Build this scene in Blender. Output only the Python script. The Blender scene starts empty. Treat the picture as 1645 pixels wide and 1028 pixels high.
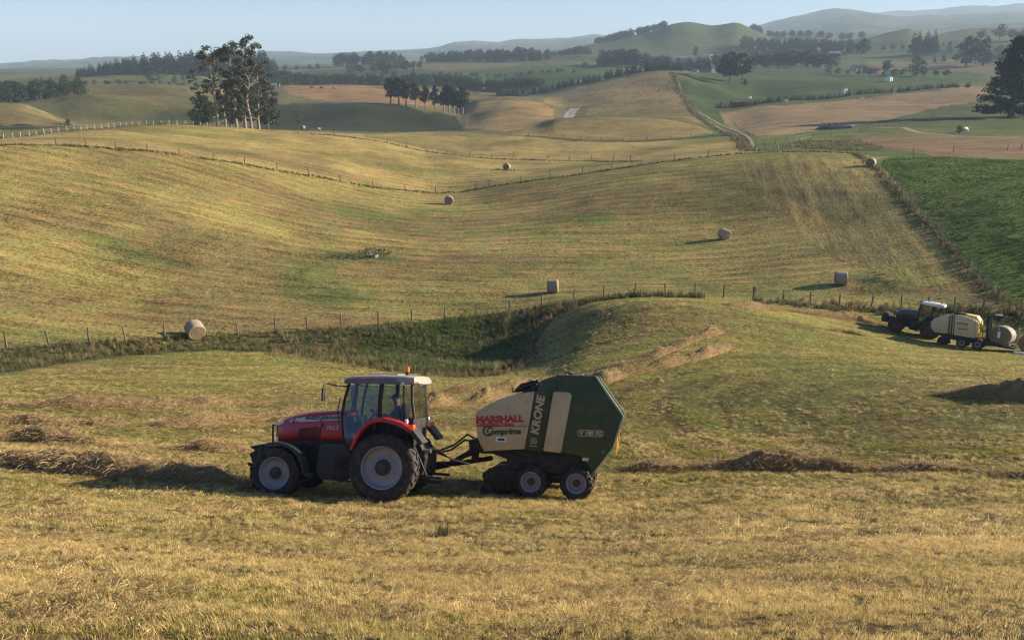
import bpy, bmesh, math, random
import numpy as np
from mathutils import Vector, Matrix

# ---------------------------------------------------------------- camera, sky, sun, exposure
SC = bpy.context.scene
COL = SC.collection
EYE = 30.0                        # camera height above the world datum (m)
FPX, PITCH = 1331.0, math.radians(17.08)
cam = bpy.data.cameras.new('camera'); camo = bpy.data.objects.new('camera', cam); COL.objects.link(camo)
cam.sensor_width = 36.0; cam.lens = 36.0 * FPX / 1645.0
cam.clip_start = 0.1; cam.clip_end = 60000.0
camo.location = (0, 0, EYE); camo.rotation_euler = (math.radians(90) - PITCH, 0, 0)
SC.camera = camo

SUN_EL, SUN_AZ = math.radians(18.0), math.radians(12.0)      # azimuth measured from +x (right) towards +y (away)
sun_to = Vector((math.cos(SUN_EL) * math.cos(SUN_AZ), math.cos(SUN_EL) * math.sin(SUN_AZ), math.sin(SUN_EL)))
world = bpy.data.worlds.new('World'); SC.world = world; world.use_nodes = True
wn, wl = world.node_tree.nodes, world.node_tree.links
sky = wn.new('ShaderNodeTexSky'); sky.sky_type = 'NISHITA'; sky.sun_disc = False
sky.sun_elevation = SUN_EL
sky.sun_rotation = math.pi / 2 - SUN_AZ
sky.altitude = 100; sky.air_density = 1.0; sky.dust_density = 0.5; sky.ozone_density = 4.0
bg = wn['Background']; bg.inputs['Strength'].default_value = 0.061
tint = wn.new('ShaderNodeMix'); tint.data_type = 'RGBA'; tint.blend_type = 'MULTIPLY'; tint.inputs[0].default_value = 1.0; tint.inputs[7].default_value = (0.95, 0.97, 1.14, 1)
wl.new(sky.outputs[0], tint.inputs[6]); wl.new(tint.outputs[2], bg.inputs['Color'])
sl = bpy.data.lights.new('sun', 'SUN'); sl.energy = 5.0; sl.angle = math.radians(0.55); sl.color = (1.0, 0.86, 0.66)
slo = bpy.data.objects.new('sun', sl); COL.objects.link(slo); slo.location = (300, 100, 200)
slo.rotation_euler = sun_to.to_track_quat('Z', 'Y').to_euler()
SC.view_settings.view_transform = 'Standard'; SC.view_settings.look = 'None'
SC.view_settings.exposure = 1.22; SC.view_settings.gamma = 1.0
SC.render.engine = 'CYCLES'
SC.cycles.max_bounces = 6; SC.cycles.diffuse_bounces = 3; SC.cycles.transmission_bounces = 6
SC.cycles.transparent_max_bounces = 12; SC.cycles.volume_bounces = 1
SC.cycles.use_denoising = True; SC.cycles.use_adaptive_sampling = False; SC.cycles.pixel_filter_type = 'BLACKMAN_HARRIS'; SC.cycles.filter_width = 1.3
SC.cycles.sample_clamp_indirect = 5.0

# ---------------------------------------------------------------- helpers
RNG = np.random.default_rng(7)
rnd = random.Random(11)

def tag(o, label=None, cat=None, group=None, kind=None):
    if label: o['label'] = label
    if cat: o['category'] = cat
    if group: o['group'] = group
    if kind: o['kind'] = kind
    return o

def empty(name, loc=(0, 0, 0)):
    o = bpy.data.objects.new(name, None); COL.objects.link(o); o.location = loc
    o.empty_display_size = 0.2
    return o

def link(name, me, mat=None, parent=None, smooth=False, auto=None):
    if mat is not None and len(me.materials) == 0: me.materials.append(mat)
    o = bpy.data.objects.new(name, me); COL.objects.link(o)
    if parent is not None: o.parent = parent
    if smooth: me.shade_smooth()
    if auto is not None:
        me.shade_smooth(); me.set_sharp_from_angle(angle=math.radians(auto))
    return o

def np_mesh(name, verts, quads=None, tris=None):
    me = bpy.data.meshes.new(name)
    verts = np.asarray(verts, np.float32).reshape(-1, 3)
    me.vertices.add(len(verts)); me.vertices.foreach_set('co', verts.ravel())
    idx, starts, n = [], [], 0
    if quads is not None and len(quads):
        q = np.asarray(quads, np.int32).reshape(-1, 4); idx.append(q.ravel()); starts.append(np.arange(len(q)) * 4); n = 4 * len(q)
    if tris is not None and len(tris):
        t = np.asarray(tris, np.int32).reshape(-1, 3); idx.append(t.ravel()); starts.append(n + np.arange(len(t)) * 3)
    idx = np.concatenate(idx).astype(np.int32); starts = np.concatenate(starts).astype(np.int32)
    me.loops.add(len(idx)); me.loops.foreach_set('vertex_index', idx)
    me.polygons.add(len(starts)); me.polygons.foreach_set('loop_start', starts)
    me.update(calc_edges=True)
    return me

def set_attr(me, name, typ, data, domain='POINT'):
    a = me.attributes.new(name, typ, domain)
    key = {'FLOAT': 'value', 'INT': 'value', 'FLOAT_VECTOR': 'vector', 'FLOAT_COLOR': 'color'}[typ]
    a.data.foreach_set(key, np.asarray(data, np.int32 if typ == 'INT' else np.float32).ravel())

def _hash(ix, iy, seed):
    h = (ix.astype(np.int64) * 374761393 + iy.astype(np.int64) * 668265263 + seed * 974711) & 0x7fffffff
    h = ((h ^ (h >> 13)) * 1274126177) & 0x7fffffff
    h = h ^ (h >> 16)
    return (h & 0xffff) / 65535.0

def vnoise(x, y, seed=0):
    ix, iy = np.floor(x), np.floor(y); fx, fy = x - ix, y - iy
    fx = fx * fx * (3 - 2 * fx); fy = fy * fy * (3 - 2 * fy)
    a, b = _hash(ix, iy, seed), _hash(ix + 1, iy, seed); c, d = _hash(ix, iy + 1, seed), _hash(ix + 1, iy + 1, seed)
    return (a + (b - a) * fx) * (1 - fy) + (c + (d - c) * fx) * fy

def fbm(x, y, octv=4, seed=0, gain=0.5):
    s, amp, tot = 0.0, 1.0, 0.0
    for k in range(octv):
        s = s + amp * (vnoise(x * 2 ** k + 17.3 * k, y * 2 ** k - 9.1 * k, seed + k) - 0.5); tot += amp; amp *= gain
    return s / tot * 2

# ---------------------------------------------------------------- materials
class NT:
    """small wrapper round a node tree"""
    def __init__(s, name):
        s.m = bpy.data.materials.new(name); s.m.use_nodes = True
        s.n, s.l = s.m.node_tree.nodes, s.m.node_tree.links
        s.b = s.n['Principled BSDF']
    def new(s, t, **kw):
        n = s.n.new(t)
        for k, v in kw.items(): setattr(n, k, v)
        return n
    def set(s, inp, v):
        if hasattr(v, 'is_output') or isinstance(v, bpy.types.NodeSocket): s.l.new(v, inp)
        else: inp.default_value = v
    def math(s, op, a, b=0.0, clamp=False):
        n = s.new('ShaderNodeMath', operation=op, use_clamp=clamp); s.set(n.inputs[0], a); s.set(n.inputs[1], b); return n.outputs[0]
    def noise(s, vec, scale, detail=2.0, rough=0.5):
        n = s.new('ShaderNodeTexNoise'); n.inputs['Scale'].default_value = scale
        n.inputs['Detail'].default_value = detail; n.inputs['Roughness'].default_value = rough
        if vec is not None: s.l.new(vec, n.inputs['Vector'])
        return n.outputs[0]
    def remap(s, v, a, b, c, d):
        n = s.new('ShaderNodeMapRange'); s.set(n.inputs[0], v)
        for i, q in enumerate((a, b, c, d)): n.inputs[i + 1].default_value = q
        return n.outputs[0]
    def mix(s, f, a, b, mode='MIX'):
        n = s.new('ShaderNodeMix', data_type='RGBA', blend_type=mode); s.set(n.inputs[0], f); s.set(n.inputs[6], a); s.set(n.inputs[7], b)
        return n.outputs[2]
    def attr(s, name, typ='GEOMETRY'):
        return s.new('ShaderNodeAttribute', attribute_name=name, attribute_type=typ)
    def out(s, color=None, rough=None, metal=None, bump=None, bstr=0.5, bdist=0.05, spec=None):
        if color is not None: s.set(s.b.inputs['Base Color'], color)
        if rough is not None: s.set(s.b.inputs['Roughness'], rough)
        if metal is not None: s.set(s.b.inputs['Metallic'], metal)
        if spec is not None: s.set(s.b.inputs['Specular IOR Level'], spec)
        if bump is not None:
            n = s.new('ShaderNodeBump'); n.inputs['Strength'].default_value = bstr; n.inputs['Distance'].default_value = bdist
            s.l.new(bump, n.inputs['Height']); s.l.new(n.outputs[0], s.b.inputs['Normal'])
        return s.m

MATS = {}
def paint(name, col, rough=0.45, metal=0.0, var=0.18, scale=3.0, dirt=None, coat=0.0, dirt_z=None):
    """painted metal, plastic, rubber: base colour with uneven wear, optional dust"""
    if name in MATS: return MATS[name]
    t = NT(name); tc = t.new('ShaderNodeTexCoord').outputs['Object']
    n1 = t.noise(tc, scale, 4, 0.6)
    f = t.remap(n1, 0.3, 0.7, 1 - var, 1 + var)
    c = t.mix(1.0, (*col, 1), (1, 1, 1, 1), 'MULTIPLY')
    mul = t.new('ShaderNodeVectorMath', operation='SCALE'); t.l.new(c, mul.inputs[0]); t.l.new(f, mul.inputs['Scale'])
    c = mul.outputs[0]
    if dirt is not None:
        n2 = t.noise(tc, scale * 2.3, 5, 0.65)
        c = t.mix(t.remap(n2, 0.45, 0.75, 0.0, dirt), c, (0.20, 0.145, 0.085, 1))
    r = t.remap(n1, 0.3, 0.7, max(0.05, rough - 0.08), min(1, rough + 0.12))
    MATS[name] = t.out(c, r, metal)
    if coat: t.b.inputs['Coat Weight'].default_value = coat; t.b.inputs['Coat Roughness'].default_value = 0.061
    return MATS[name]

def leafmat(name, col, var=0.35, rough=0.6, trans=0.25, obj_var=0.2):
    """foliage: per-leaf and per-plant variation, some light through the leaf"""
    if name in MATS: return MATS[name]
    t = NT(name)
    geo = t.new('ShaderNodeNewGeometry'); oi = t.new('ShaderNodeObjectInfo')
    f = t.remap(geo.outputs['Random Per Island'], 0, 1, 1 - var, 1 + var)
    f = t.math('MULTIPLY', f, t.remap(oi.outputs['Random'], 0, 1, 1 - obj_var, 1 + obj_var))
    mul = t.new('ShaderNodeVectorMath', operation='SCALE'); mul.inputs[0].default_value = col; t.l.new(f, mul.inputs['Scale'])
    t.out(mul.outputs[0], rough, spec=0.25)
    tr = t.new('ShaderNodeBsdfTranslucent'); t.l.new(mul.outputs[0], tr.inputs['Color'])
    mx = t.new('ShaderNodeMixShader'); mx.inputs[0].default_value = trans
    t.l.new(t.b.outputs[0], mx.inputs[1]); t.l.new(tr.outputs[0], mx.inputs[2])
    t.l.new(mx.outputs[0], t.n['Material Output'].inputs['Surface'])
    MATS[name] = t.m
    return t.m
# ---------------------------------------------------------------- terrain: crest, foot and valley lines of the land, near to far
# each line: (column, row, metres away) of surveyed points of the land as seen from the photographer's stand
cP, sP = math.cos(PITCH), math.sin(PITCH)
def bearing(px, py):
    x, y = (px - 822.5) / FPX, (514 - py) / FPX
    dx, dy, dz = x, cP + y * sP, -sP + y * cP
    return math.atan2(dx, dy), -dz / math.hypot(dx, dy)

def band(r, pts): return [(a, b, r) for a, b in pts]
LINES = [
 [(-400, 1150, 4.0), (822, 1150, 3.7), (2000, 1150, 4.0)],
 [(-400, 1028, 5.8), (0, 1028, 5.6), (822, 1028, 5.3), (1645, 1028, 5.6), (2000, 1028, 5.8)],
 [(-400, 890, 11.8), (0, 890, 11.2), (822, 895, 10.9), (1645, 890, 11.6), (2000, 890, 12.2)],
 [(-400, 770, 25), (0, 772, 22.5), (300, 785, 20.6), (600, 798, 19.8), (930, 797, 20.2), (1250, 788, 21), (1645, 772, 24), (2000, 760, 27)],
 [(-400, 690, 34), (0, 690, 33), (400, 692, 31), (800, 692, 30.5), (1200, 704, 29), (1645, 692, 32), (2000, 685, 34)],
 [(-400, 640, 44), (0, 640, 43), (400, 640, 42), (700, 645, 40), (850, 650, 38), (1000, 640, 37.5), (1250, 634, 38), (1645, 628, 41), (2000, 625, 43)],
 [(-400, 610, 58), (0, 602, 60), (200, 574, 66), (350, 564, 69), (450, 568, 66), (550, 582, 61), (650, 598, 56), (740, 606, 54), (820, 602, 53), (880, 588, 54),
  (950, 562, 55), (1050, 545, 56), (1150, 542, 57), (1250, 552, 58), (1400, 566, 59), (1645, 588, 60), (2000, 600, 60)],
 [(-400, 595, 62), (0, 586, 64), (200, 566, 69), (350, 556, 72), (500, 559, 70), (620, 571, 67), (740, 583, 64.5), (820, 571, 64), (870, 546, 65), (910, 521, 66.5),
  (960, 497, 66.5), (1050, 482, 66.5), (1130, 484, 67.5), (1250, 500, 72), (1400, 523, 77), (1520, 545, 78), (1645, 562, 77), (2000, 575, 76)],
 [(-400, 572, 66), (0, 560, 68.5), (145, 552, 70), (325, 540, 73), (493, 530, 74.5), (608, 521, 76), (714, 512, 78), (820, 499, 79), (900, 486, 79.5), (960, 479, 80),
  (1050, 475, 80), (1150, 478, 80), (1300, 490, 82), (1400, 495, 85), (1520, 498, 87), (1645, 504, 87), (2000, 510, 87)],
 [(-400, 495, 80), (0, 490, 82), (300, 480, 85), (600, 470, 87), (889, 460, 89), (1162, 450, 92), (1350, 455, 91), (1500, 468, 93), (1645, 482, 92), (2000, 490, 92)],
 [(-400, 345, 105), (0, 350, 106), (300, 362, 107), (500, 372, 112), (720, 377, 117), (900, 380, 113), (1162, 381, 114), (1300, 372, 116), (1450, 380, 112), (1645, 385, 110), (2000, 388, 110)],
 [(-400, 270, 124), (0, 275, 125), (200, 282, 126), (400, 303, 131), (550, 320, 138), (720, 329, 143), (850, 320, 141), (1000, 304, 139), (1162, 300, 138), (1300, 294, 140), (1450, 308, 134), (1645, 312, 133), (2000, 314, 133)],
 [(-400, 228, 138), (0, 231, 140), (100, 232, 141), (235, 241, 143), (350, 256, 146), (500, 282, 150), (640, 304, 155), (710, 309, 157), (800, 297, 158), (900, 282, 160),
  (1000, 268, 162), (1100, 255, 164), (1215, 246, 167), (1300, 243, 170), (1370, 246, 171), (1420, 251, 171), (1500, 252, 172), (1645, 256, 172), (2000, 256, 172)],
 [(-400, 228, 165), (0, 227, 165), (150, 217, 176), (300, 226, 176), (500, 247, 178), (700, 271, 180), (813, 275, 180), (900, 268, 180), (1000, 261, 180), (1100, 251, 181), (1215, 243.5, 183), (1300, 241, 186), (1400, 244, 188), (1645, 245, 190), (2000, 245, 190)],
 [(-400, 236, 182), (0, 224, 185), (100, 212, 196), (180, 205, 206), (250, 202, 212), (330, 204, 218), (430, 209, 220), (520, 214, 222), (600, 224, 222), (700, 243, 220), (800, 252, 215), (900, 256, 211), (1000, 257, 207),
  (1100, 247, 208), (1200, 241, 210), (1300, 236, 215), (1450, 229, 225), (1645, 226, 230), (2000, 224, 232)],
 [(-400, 208, 245), (0, 206, 250), (100, 203, 256), (200, 207, 272), (330, 213, 282), (450, 215, 288), (520, 213, 295), (600, 215, 298), (700, 212, 292), (760, 214, 284), (845, 219, 266), (900, 224, 258), (1000, 227, 255),
  (1100, 222, 258), (1190, 218, 264), (1300, 214, 272), (1450, 206, 290), (1645, 207, 285), (2000, 207, 285)],
 [(-400, 160, 305), (0, 166, 306), (30, 166, 306), (70, 179, 310), (110, 196, 318), (200, 209, 340), (330, 209, 342), (430, 207, 336), (500, 208, 345), (570, 212, 348), (650, 213, 345), (740, 210, 342), (800, 204, 340), (850, 203, 332), (900, 191, 332), (960, 186, 336),
  (1050, 189, 336), (1120, 200, 322), (1170, 212, 312), (1250, 199, 334), (1400, 188, 360), (1645, 186, 365), (2000, 186, 365)],
 [(-400, 180, 380), (0, 178, 382), (100, 192, 400), (200, 197, 400), (300, 202, 394), (430, 203, 400), (500, 204, 394), (570, 207, 398), (650, 206, 404), (740, 200, 396), (800, 189, 392), (880, 193, 384), (960, 194, 392), (1050, 188, 382), (1110, 187, 374), (1170, 195, 382), (1250, 184, 394), (1400, 174, 420), (1645, 170, 430), (2000, 170, 430)],
 [(-400, 165, 540), (0, 162, 540), (100, 156, 520), (200, 154, 516), (300, 158, 500), (380, 166, 482), (450, 167, 470), (560, 165, 478), (620, 168, 474), (680, 180, 462), (735, 186, 462), (770, 168, 476), (820, 161, 484), (870, 168, 470), (910, 181, 452), (960, 178, 452), (1050, 170, 460), (1100, 167, 462), (1150, 176, 452), (1250, 163, 484), (1400, 152, 540), (1560, 141, 580), (1645, 148, 566), (2000, 150, 560)],
 [(-400, 150, 700), (0, 148, 700), (150, 139, 650), (300, 139, 652), (400, 143, 662), (455, 138, 664), (550, 134.5, 684), (640, 138, 684), (720, 152, 640), (800, 154, 640), (870, 153, 604), (930, 140, 612), (1000, 126, 622), (1070, 116.5, 632), (1095, 117.5, 634), (1130, 126, 640), (1250, 134, 650), (1400, 130, 690), (1560, 126, 720), (1645, 130, 716), (2000, 130, 716)],
 [(-400, 130, 860), (0, 130, 860), (150, 122, 860), (300, 121, 860), (450, 124, 850), (600, 121, 875), (700, 116, 875), (800, 113, 875), (900, 107, 875), (1000, 109, 875), (1100, 116, 860), (1200, 108, 875), (1300, 107, 860), (1450, 111, 875), (1645, 108, 885), (2000, 108, 885)],
 [(-400, 119, 1180), (0, 119, 1180), (200, 117, 1180), (400, 114, 1180), (600, 104, 1180), (800, 98, 1180), (950, 92, 1180), (1100, 91, 1180), (1200, 89, 1180), (1400, 84, 1180), (1645, 74, 1180), (2000, 70, 1180)],
 [(-400, 113, 1500), (0, 113, 1500), (400, 109, 1500), (600, 103, 1500), (750, 97, 1500), (850, 90, 1500), (930, 76, 1500), (970, 68, 1500), (1000, 60, 1500), (1050, 49, 1500), (1082, 37, 1500), (1105, 34, 1500), (1145, 39, 1500), (1180, 35, 1500), (1210, 46, 1500), (1245, 60, 1500), (1300, 60, 1500), (1350, 63, 1500), (1400, 58, 1500), (1460, 46, 1500), (1500, 56, 1500), (1560, 48, 1500), (1645, 46, 1500), (2000, 46, 1500)],
 [(-400, 113, 1800), (0, 113, 1800), (600, 104, 1800), (900, 90, 1800), (1000, 80, 1800), (1200, 74, 1800), (1645, 58, 1800), (2000, 56, 1800)],
 [(-400, 108, 4200), (0, 107, 4200), (60, 101, 4200), (90, 99, 4200), (150, 93, 4200), (210, 90, 4200), (260, 94, 4200), (310, 93, 4200), (400, 89, 4200), (450, 85, 4200), (500, 86, 4200), (600, 82, 4200), (700, 76, 4200), (740, 67, 4200), (800, 69, 4200), (850, 64, 4200), (900, 63, 4200), (950, 60, 4200), (1000, 62, 4200), (1100, 58, 4200), (1200, 48, 4200), (1240, 39, 4200), (1300, 27, 4200), (1350, 19, 4200), (1400, 25, 4200), (1450, 31, 4200), (1500, 29, 4200), (1560, 27, 4200), (1645, 21, 4200), (2000, 20, 4200)],
 [(-400, 113, 5000), (0, 112, 5000), (600, 95, 5000), (1000, 75, 5000), (1300, 45, 5000), (1645, 30, 5000), (2000, 30, 5000)],
 [(-400, 110, 6200), (0, 110, 6200), (600, 92, 6200), (900, 70, 6200), (1200, 50, 6200), (1400, 22, 6200), (1500, 15, 6200), (1550, 9, 6200), (1600, 13, 6200), (1645, 9, 6200), (2000, 9, 6200)],
 [(-400, 116, 8000), (800, 110, 8000), (2000, 100, 8000)],
]

def pchip_slopes(x, y):
    """Fritsch-Carlson slopes along axis 0"""
    h = np.diff(x, axis=0); d = np.diff(y, axis=0) / h
    m = np.zeros_like(y)
    w1, w2 = 2 * h[1:] + h[:-1], h[1:] + 2 * h[:-1]
    same = (d[1:] * d[:-1]) > 0
    with np.errstate(divide='ignore', invalid='ignore'):
        hm = (w1 + w2) / (w1 / d[:-1] + w2 / d[1:])
    m[1:-1] = np.where(same, hm, 0.0)
    m[0], m[-1] = d[0], d[-1]
    return m

def hermite(x0, x1, y0, y1, m0, m1, x):
    h = x1 - x0; s = (x - x0) / h
    return (y0 * (1 + 2 * s) * (1 - s) ** 2 + m0 * h * s * (1 - s) ** 2 + y1 * s * s * (3 - 2 * s) + m1 * h * s * s * (s - 1))

def interp1(xk, yk, x):
    xk, yk = np.asarray(xk, float), np.asarray(yk, float); m = pchip_slopes(xk, yk)
    i = np.clip(np.searchsorted(xk, x) - 1, 0, len(xk) - 2)
    xc = np.clip(x, xk[0], xk[-1])
    return hermite(xk[i], xk[i + 1], yk[i], yk[i + 1], m[i], m[i + 1], xc)

TH = np.concatenate([np.linspace(-1.25, -0.66, 36, endpoint=False), np.linspace(-0.66, 0.66, 860), np.linspace(0.66, 1.25, 37)[1:]])
K, M = len(LINES), len(TH)
kv, kt = np.zeros((K, M)), np.zeros((K, M))
for k, L in enumerate(LINES):
    th = [bearing(a, b)[0] for a, b, r in L]; tt = [bearing(a, b)[1] for a, b, r in L]; vv = [math.log(r) for a, b, r in L]
    kv[k], kt[k] = interp1(th, vv, TH), interp1(th, tt, TH)
    w = 9 if k < 22 else 3                                  # round the corners of the survey polyline
    ker = np.hanning(w + 2)[1:-1]; ker /= ker.sum()
    for arr in (kv, kt):
        p = np.pad(arr[k], w // 2, mode='edge'); arr[k] = np.convolve(p, ker, 'valid')
assert (np.diff(kv, axis=0) > 0).all()
km = pchip_slopes(kv, kt)
rows = []
for k in range(K - 1):
    dpx = np.abs(kt[k + 1] - kt[k])[60:-60].max() * FPX * 0.62
    n = int(np.clip(dpx * 0.62, 6, 84))
    if k < 3: n = 55
    f = np.linspace(0, 1, n, endpoint=False)[:, None]
    v = kv[k] + (kv[k + 1] - kv[k]) * f
    rows.append((v, hermite(kv[k], kv[k + 1], kt[k], kt[k + 1], km[k], km[k + 1], v)))
V = np.concatenate([a for a, b in rows]); T = np.concatenate([b for a, b in rows])
NR = len(V)
R = np.exp(V); TX, TY = R * np.sin(TH), R * np.cos(TH)
TZ = -T * R
# the land is never ruled: swells, hummocks, and broken skylines on the far hills
def ramp(x, a, b): return np.clip((x - a) / (b - a), 0, 1)
TZ += 0.035 * fbm(TX * 1.6, TY * 1.6, 3, 3) * ramp(R, 2, 5) + 0.10 * fbm(TX * 0.22, TY * 0.22, 3, 5) * ramp(R, 8, 20)
TZ += 0.35 * fbm(TX * 0.045, TY * 0.045, 3, 9) * ramp(R, 60, 120)
TZ += 1.6 * fbm(TX * 0.012, TY * 0.012, 4, 21) * ramp(R, 380, 700)
TZ += 2.6 * fbm(TX / 52, TY / 52, 3, 27) * ramp(R, 330, 430) * (1 - 0.5 * ramp(R, 700, 1000))
rid = 1 - np.abs(fbm(TX / 260, TY / 260, 5, 33))
TZ += 8 * (rid - 0.8) * ramp(R, 1150, 1500) + 34 * fbm(TX / 620, TY / 620, 6, 41, 0.6) * ramp(R, 2400, 4200)
for px, r_, h_, w_ in ((150, 470, 4.5, 26), (255, 545, 6, 32), (60, 560, 7, 38), (205, 430, -3, 22), (480, 420, -3.5, 26), (600, 435, 5, 26), (690, 425, 4.5, 17), (545, 405, 2.5, 16), (560, 640, -5, 30), (830, 420, 3, 18), (1130, 560, 4, 22), (1200, 560, -4, 24), (1330, 600, 3.5, 30), (1240, 640, 4, 32)):
    th_ = bearing(px, 170)[0]; d2 = ((TX - r_ * math.sin(th_)) ** 2 + (TY - r_ * math.cos(th_)) ** 2) / w_ ** 2; TZ += h_ * np.exp(-d2)
TZG = TZ
TANG = -TZ / R
TZ = TZ + EYE

def grid_z(x, y):
    """terrain height at world x, y"""
    th = math.atan2(x, y); r = math.hypot(x, y); v = math.log(max(r, 0.5))
    j = int(np.clip(np.searchsorted(TH, th) - 1, 0, M - 2)); g = (th - TH[j]) / (TH[j + 1] - TH[j])
    out = []
    for jj in (j, j + 1):
        i = int(np.clip(np.searchsorted(V[:, jj], v) - 1, 0, NR - 2))
        f = (v - V[i, jj]) / (V[i + 1, jj] - V[i, jj]); out.append(TZ[i, jj] * (1 - f) + TZ[i + 1, jj] * f)
    return out[0] * (1 - g) + out[1] * g

def grid_z_many(x, y):
    th = np.arctan2(x, y); v = np.log(np.maximum(np.hypot(x, y), 0.5))
    j = np.clip(np.searchsorted(TH, th) - 1, 0, M - 2); g = np.clip((th - TH[j]) / (TH[j + 1] - TH[j]), 0, 1)
    res = 0
    for dj, w in ((0, 1 - g), (1, g)):
        jj = j + dj; z = np.zeros_like(x)
        for c in np.unique(jj):
            s = jj == c; z[s] = np.interp(v[s], V[:, c], TZ[:, c])
        res = res + w * z
    return res

def ground(px, py, rmin=0.0):
    """world point of the land on the line of sight through a surveyed direction (first hit beyond rmin)"""
    th, t = bearing(px, py)
    j = int(np.clip(np.searchsorted(TH, th) - 1, 0, M - 2)); g = (th - TH[j]) / (TH[j + 1] - TH[j])
    tg = TANG[:, j] * (1 - g) + TANG[:, j + 1] * g; vg = V[:, j] * (1 - g) + V[:, j + 1] * g
    ok = np.where((tg <= t) & (np.exp(vg) > rmin))[0]
    i = ok[0] if len(ok) else int(np.argmin(np.where(np.exp(vg) > rmin, tg, 9)))
    if i > 0 and len(ok) and tg[i - 1] > t:
        f = (tg[i - 1] - t) / (tg[i - 1] - tg[i]); v = vg[i - 1] + f * (vg[i] - vg[i - 1])
    else: v = vg[i]
    r = math.exp(v); x, y = r * math.sin(th), r * math.cos(th)
    return Vector((x, y, grid_z(x, y)))

def at_range(px, r):
    """land point in the direction of a column, r metres away"""
    th = bearing(px, 400)[0]
    for _ in range(4):
        z = grid_z(r * math.sin(th), r * math.cos(th)); t = (EYE - z) / r
        py = 514 + FPX * math.tan(math.atan(t) - PITCH); th = bearing(px, py)[0]
    x, y = r * math.sin(th), r * math.cos(th)
    return Vector((x, y, grid_z(x, y)))

def normal_at(x, y, d=1.0):
    return Vector((grid_z(x - d, y) - grid_z(x + d, y), grid_z(x, y - d) - grid_z(x, y + d), 2 * d)).normalized()

# ---------------------------------------------------------------- what grows where, with shade painted on some slopes
LNR = V; THG = np.broadcast_to(TH, V.shape)
JN1, JN2 = fbm(TX * 0.05, TY * 0.05, 4, 77), fbm(TX * 0.05, TY * 0.05, 4, 78)
def line_v(k): return kv[k][None, :]
def inpoly(pts, rmin=0.0, jit=0.0):
    """mask of terrain points inside a field whose corners are given as surveyed directions on the land"""
    P = []
    for i in range(len(pts)):
        a, b = pts[i], pts[(i + 1) % len(pts)]
        n = max(1, int(math.hypot(a[0] - b[0], a[1] - b[1]) / 40))
        for q in range(n):
            f = q / n; g = ground(a[0] + (b[0] - a[0]) * f, a[1] + (b[1] - a[1]) * f, rmin)
            P.append((math.atan2(g.x, g.y), math.log(math.hypot(g.x, g.y))))
    jit = max(jit, 0.004)
    pth, pv_ = [p[0] for p in P], [p[1] for p in P]
    j0, j1 = np.searchsorted(TH, min(pth) - 2 * jit), np.searchsorted(TH, max(pth) + 2 * jit)
    rr = np.where(((V > min(pv_) - 2 * jit) & (V < max(pv_) + 2 * jit))[:, j0:j1].any(1))[0]
    ins = np.zeros(V.shape, bool)
    if len(rr) == 0 or j1 <= j0: return ins
    sl_ = (slice(rr[0], rr[-1] + 1), slice(j0, j1))
    v = LNR[sl_] + jit * JN1[sl_]; th = THG[sl_] + jit * 0.5 * JN2[sl_]
    sub = np.zeros(v.shape, bool)
    for i in range(len(P)):
        (x1, y1), (x2, y2) = P[i], P[(i + 1) % len(P)]
        if x1 == x2: continue
        sub ^= ((x1 > th) != (x2 > th)) & (v < (y2 - y1) * (th - x1) / (x2 - x1) + y1)
    ins[sl_] = sub
    return ins

CLR = np.zeros(V.shape + (3,)); STK = np.full(V.shape, 0.4); ANG = np.full(V.shape, 0.0)
def fill(mask, c, streak=None, ang=None):
    CLR[mask] = c
    if streak is not None: STK[mask] = streak
    if ang is not None: ANG[mask] = ang

GOLD = (0.368, 0.275, 0.102); GOLD2 = (0.42, 0.285, 0.105); STUB = (0.292, 0.230, 0.083); GREENSTUB = (0.235, 0.215, 0.066)
PASTURE = (0.070, 0.112, 0.022); OLIVE = (0.125, 0.125, 0.048); TAN = (0.33, 0.20, 0.095); PINK = (0.35, 0.235, 0.125)
# far land: a patchwork of paddocks
sc_ = 120.0
gx, gy = TX / sc_, TY / sc_ * 0.8
bx_, by_ = np.floor(gx), np.floor(gy); best = np.full(V.shape, 9.0); cell = np.zeros(V.shape)
for ox in (-1, 0, 1):
    for oy in (-1, 0, 1):
        cx, cy = bx_ + ox, by_ + oy
        d = (cx + _hash(cx, cy, 5) - gx) ** 2 + (cy + _hash(cx, cy, 6) - gy) ** 2
        s = d < best; best[s] = d[s]; cell[s] = _hash(cx, cy, 7)[s]
pal = np.array([(0.080, 0.120, 0.032), (0.105, 0.130, 0.040), (0.135, 0.135, 0.052), (0.065, 0.098, 0.030), (0.095, 0.125, 0.034), (0.19, 0.16, 0.075)])
CLR[:] = pal[(cell * 5.999).astype(int)]; STK[:] = 0.25
hilly = R > 1850
CLR[hilly] = np.where((fbm(TX / 170, TY / 170, 4, 61) > 0.02)[hilly][:, None], np.array((0.035, 0.055, 0.028)), np.array((0.09, 0.115, 0.045)))
bush = (R > 1080) & (R <= 1850) & (fbm(TX / 130, TY / 130, 4, 63) > 0.25)
CLR[bush] = (0.035, 0.05, 0.022)
near = LNR < line_v(19)
fill(near & (LNR > line_v(16)), (0.185, 0.158, 0.065), 0.4)
fill(LNR < line_v(15), GOLD, 0.7)
fill(LNR < line_v(12), STUB, 0.85)
fill(LNR < line_v(8), (0.255, 0.228, 0.062), 0.7)
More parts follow.
